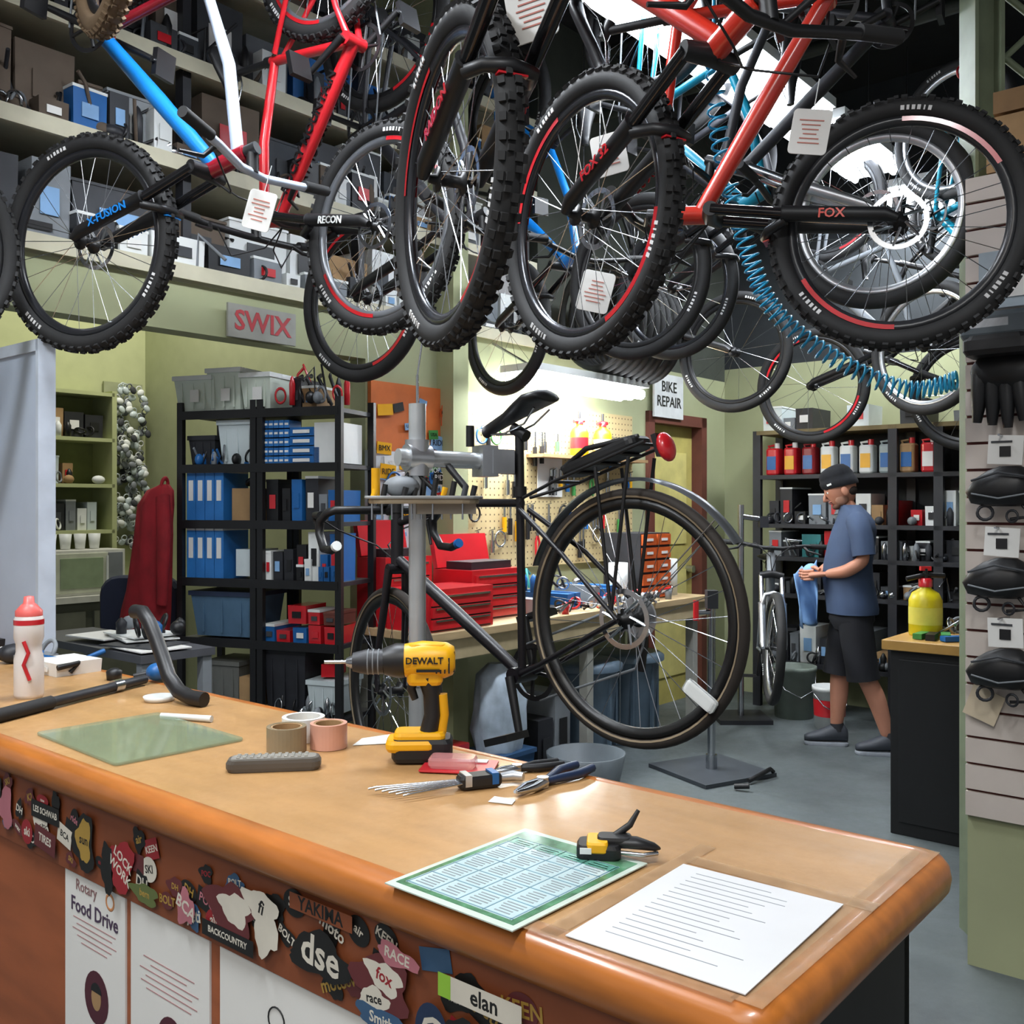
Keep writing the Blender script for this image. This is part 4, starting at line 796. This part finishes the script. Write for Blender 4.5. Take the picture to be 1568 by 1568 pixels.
# ================= mechanic =================
man=bpy.data.objects.new('mechanic_man',None); bpy.context.collection.objects.link(man)
SK=mat('#b87f66',.55,var=.05); SH=mat('#3a4a66',.85,var=.14,scale=5,bump=.25); SO=mat('#12131a',.85)
def skin(name,verts,edges,rad,m,sub=2):
    me=bpy.data.meshes.new(name); me.from_pydata(verts,edges,[]); o=bpy.data.objects.new(name,me); bpy.context.collection.objects.link(o)
    o.modifiers.new('skin','SKIN')
    for i,r in enumerate(rad): me.skin_vertices[0].data[i].radius=(r,r) if not hasattr(r,'__len__') else r
    me.skin_vertices[0].data[0].use_root=True
    o.modifiers['skin'].use_smooth_shade=True
    s=o.modifiers.new('sub','SUBSURF'); s.levels=sub; s.render_levels=sub; me.materials.append(m); o.parent=man; return o
bv=[(0,0,.93),(.0,0,1.08),(.0,0,1.24),(-.005,0,1.36),(.018,0,1.47),(.05,0,1.55),
 (-.01,.15,1.385),(-.045,.215,1.17),(.06,.19,1.10),(.17,.11,1.08),
 (-.01,-.15,1.385),(.0,-.215,1.17),(.1,-.17,1.12),(.18,-.09,1.08),
 (0,.09,.86),(-.05,.10,.50),(-.13,.10,.34),(-.20,.10,.09),
 (0,-.09,.86),(.06,-.10,.50),(.06,-.10,.34),(.08,-.10,.09)]
be=[(0,1),(1,2),(2,3),(3,4),(4,5),(3,6),(6,7),(7,8),(8,9),(3,10),(10,11),(11,12),(12,13),(0,14),(14,15),(15,16),(16,17),(0,18),(18,19),(19,20),(20,21)]
br=[.09,.085,.085,.07,.056,.055,.042,.042,.043,.026,.042,.042,.043,.026,.075,.056,.062,.036,.075,.056,.062,.036]
skin('body',bv,be,br,SK)
def mdone(g): o=g.done(); mw=o.matrix_world.copy(); o.parent=man; o.matrix_world=mw; return o
g=G('shirt')
g.loft([(-.005,0,.84,.150,.195),(-.005,0,.87,.152,.196),(.005,0,.95,.150,.188),(.022,0,1.05,.148,.180),(.022,0,1.14,.142,.180),(.005,0,1.25,.138,.192),(-.012,0,1.34,.130,.202),(-.018,0,1.40,.112,.198),(-.012,0,1.440,.092,.165),(.0,0,1.472,.074,.115),(.012,0,1.50,.064,.076)],SH,48,False,fold=.014)
g.tube([(-.01,.10,1.405),(-.012,.165,1.395),(-.03,.20,1.31),(-.042,.213,1.20)],[.062,.068,.067,.066],SH,18,cap=False); g.tube([(-.01,-.10,1.405),(-.012,-.165,1.395),(-.01,-.20,1.31),(.0,-.213,1.20)],[.062,.068,.067,.066],SH,18,cap=False); o=mdone(g)
g=G('shorts'); g.loft([(0,0,.96,.115,.15),(-.0,0,.88,.128,.17),(0,0,.80,.135,.185),(0,0,.74,.10,.15)],SO,24)
g.tube([(0,.085,.86),(-.02,.095,.70),(-.045,.10,.52),(-.055,.10,.45)],[.10,.10,.094,.098],SO,18); g.tube([(0,-.085,.86),(.03,-.095,.70),(.055,-.10,.52),(.062,-.10,.45)],[.10,.10,.094,.098],SO,18); mdone(g)
for nm,x,y in (('shoe_left',-.2,.10),('shoe_right',.08,-.10)):
    g=G(nm); SM=mat('#3c4048',.6); rings=[(-.07,.03,.04),(-.05,.038,.055),(0,.042,.062),(.06,.045,.045),(.12,.046,.032),(.17,.038,.024),(.19,.02,.018)]; n=14; vs=[];fs=[]
    for xx,w,h in rings:
        for k in range(n): t=2*math.pi*k/n; vs.append((x+xx,y+w*math.cos(t),.022+h*(1+math.sin(t)) if math.sin(t)>0 else .022+h*(1+math.sin(t)*.9)))
    for j in range(len(rings)-1):
        for k in range(n): fs.append((j*n+k,j*n+(k+1)%n,(j+1)*n+(k+1)%n,(j+1)*n+k))
    fs+=[tuple(range(n)),tuple(range((len(rings)-1)*n,len(rings)*n))]; g.add(vs,fs,SM,True); g.rbox((x+.06,y,.012),(.27,.09,.024),.04,mat('#8f949c',.6)); g.tube([(x-.01,y,.09),(x-.005,y,.14)],[.042,.04],mat('#2a2b30',.8),14)
    for i in range(3): g.cyl((x+.04+.025*i,y-.03,.10-.012*i),(x+.04+.025*i,y+.03,.10-.012*i),.004,WHT,n=6)
    mdone(g)
g=G('head'); g.push(T((.065,0,1.60))@Rm(24,'Y'))
vs=[];fs=[];n=28;k_=20
for j in range(k_+1):
    ph=math.pi*j/k_
    for i in range(n):
        t=2*math.pi*i/n; x=math.sin(ph)*math.cos(t); y=math.sin(ph)*math.sin(t); z=math.cos(ph)
        w=.076*(1-.22*max(0,-z)); dx=.098; X=x*dx
        if z<0: X=x*dx*(1-.25*(-z)) if x<0 else x*dx*(1-.10*(-z))
        if z<-.3 and x>0: X+=.012*min(1,(-z-.3)*3)
        vs.append((X,y*w,z*.118))
for j in range(k_):
    for i in range(n): fs.append((j*n+i,j*n+(i+1)%n,(j+1)*n+(i+1)%n,(j+1)*n+i))
g.add(vs,fs,SK,True)
g.tube([(.088,0,.012),(.108,0,-.018),(.116,0,-.03),(.094,0,-.038)],[.008,.012,.014,.01],SK,10); g.ell((.086,0,-.062),(.014,.024,.005),mat('#9c5a50',.5)); g.ell((.088,0,-.052),(.012,.024,.005),mat('#a7675a',.5))
for sg in (-1,1):
    g.ell((.078,sg*.03,.006),(.012,.013,.009),WHT); g.ell((.087,sg*.03,.006),(.005,.006,.006),BLK); g.tube([(.086,sg*.014,.024),(.086,sg*.03,.028),(.074,sg*.046,.024)],.004,mat('#3a2a22',.9),6); g.ell((-.008,sg*.078,-.022),(.020,.01,.030),SK)
    g.ell((.025,sg*.05,-.065),(.04,.016,.034),mat('#8d6653',.9))
g.ell((-.04,0,-.03),(.05,.066,.045),mat('#2a1f1a',.9))
g.ell((.05,0,-.090),(.043,.040,.024),mat('#6b4a3c',.9))
g.pop(); mdone(g)
g=G('beanie'); g.push(T((.065,0,1.60))@Rm(24,'Y')); BE=mat('#101117',.95,var=.3,scale=60)
vs=[];fs=[];n=30
pr2=[(.105,.012,1),(.110,.025,1),(.109,.055,.8),(.104,.058,.8),(.102,.085,.5),(.092,.112,.3),(.070,.134,.1),(.038,.146,0),(.001,.149,0)]
for r,z,q in pr2:
    for i in range(n): t=2*math.pi*i/n; rr2=r*(1+.012*math.sin(15*t)); vs.append((-.006+rr2*math.cos(t),rr2*.82*math.sin(t),z+.022*q*math.cos(t)))
for j in range(len(pr2)-1):
    for i in range(n): fs.append((j*n+i,j*n+(i+1)%n,(j+1)*n+(i+1)%n,(j+1)*n+i))
g.add(vs,fs,BE,True); g.box((.060,.073,.050),(.03,.003,.012),WHT,rz=-.65); g.pop(); mdone(g)
for nm,sg,w in (('hand_left',1,V((.17,.11,1.08))),('hand_right',-1,V((.18,-.09,1.08)))):
    g=G(nm); d=V((.9,-sg*.35,-.1)).normalized()
    g.tube([w-d*.02,w+d*.03,w+d*.075,w+d*.09],[.024,.034,.038,.030],SK,14,flat=.55)
    for i in range(4):
        o=w+d*.085+V((0,0,.026-.017*i)); L_=(.075,.082,.076,.06)[i]; q=V((0,-sg,0))
        g.tube([o-d*.02,o+d*L_*.4,o+d*L_*.62+q*L_*.25,o+d*L_*.5+q*L_*.55,o+d*L_*.25+q*L_*.6],[.0095,.0092,.0085,.008,.006],SK,8)
    o=w+d*.03+V((0,0,.028)); g.tube([o,o+d*.03+V((0,-sg*.02,.018)),o+d*.055+V((0,-sg*.035,.012)),o+d*.075+V((0,-sg*.042,.0))],[.012,.0115,.010,.007],SK,8); mdone(g)
g=G('blue_cloth'); vs=[];fs=[];nx,nz=16,20
for j in range(nz+1):
    for i in range(nx+1):
        a=i/nx; b=j/nz; x=.20+.14*a+.03*math.sin(9*a+2)*b-.02*b; y=-.04+.05*math.sin(7*a+3*b)+.03*math.cos(13*a)*b; z=1.13-.34*b-.04*abs(math.sin(5*a))+(.03*(1-b) if a<.3 else -.02*a)
        vs.append((x,y,z))
for j in range(nz):
    for i in range(nx): p=j*(nx+1)+i; fs.append((p,p+1,p+nx+2,p+nx+1))
CL=mat('#7fa6d4',.9,var=.12); g.add(vs,fs,CL,True); g.ell((.24,.02,1.09),(.05,.05,.05),CL); oc=mdone(g); oc.modifiers.new('solid','SOLIDIFY').thickness=.004
man.matrix_world=cols((2.08,6.0,0),V((-.97,.20,0)).normalized(),V((-.20,-.97,0)).normalized(),(0,0,1))

# ---------- lights
def area(name,x,y,z,sx,sy,pw,rz=0,col=(.93,.97,1)):
    l=bpy.data.lights.new(name,'AREA'); l.shape='RECTANGLE'; l.size=sx; l.size_y=sy; l.energy=pw; l.color=col; o=bpy.data.objects.new(name,l); bpy.context.collection.objects.link(o); o.location=(x,y,z); o.rotation_euler=(0,0,math.radians(rz)); return o
for (x,y,p) in ((1.25,4.95,45),(2.6,6.5,45),(-.6,2.75,48),(-1.7,1.4,48),(.3,.2,45)):
    area('tube_light',x,y,3.55,.8,.24,p,50)
area('bench_tube_light',.22,5.95,2.15,1.1,.24,38,50)
area('backroom_light',-2.0,6.2,3.9,1.2,1.2,70,50,(1,.97,.88))
area('store_light',-1.5,-1.5,3.8,3,3,100,0,(1,.93,.84))
w=bpy.data.worlds.new('world'); bpy.context.scene.world=w; w.use_nodes=True; w.node_tree.nodes['Background'].inputs[0].default_value=(.78,.80,.84,1); w.node_tree.nodes['Background'].inputs[1].default_value=.46
bpy.context.scene.view_settings.view_transform='Standard'
# ---------- camera
cd=bpy.data.cameras.new('camera'); cam=bpy.data.objects.new('camera',cd); bpy.context.collection.objects.link(cam); cam.location=(0,0,1.5); cam.rotation_euler=(math.radians(90),0,0)
cd.sensor_width=36; cd.sensor_height=36; cd.lens=36*1500/1568; cd.shift_y=-11/1568; cd.clip_start=.05
bpy.context.scene.camera=cam
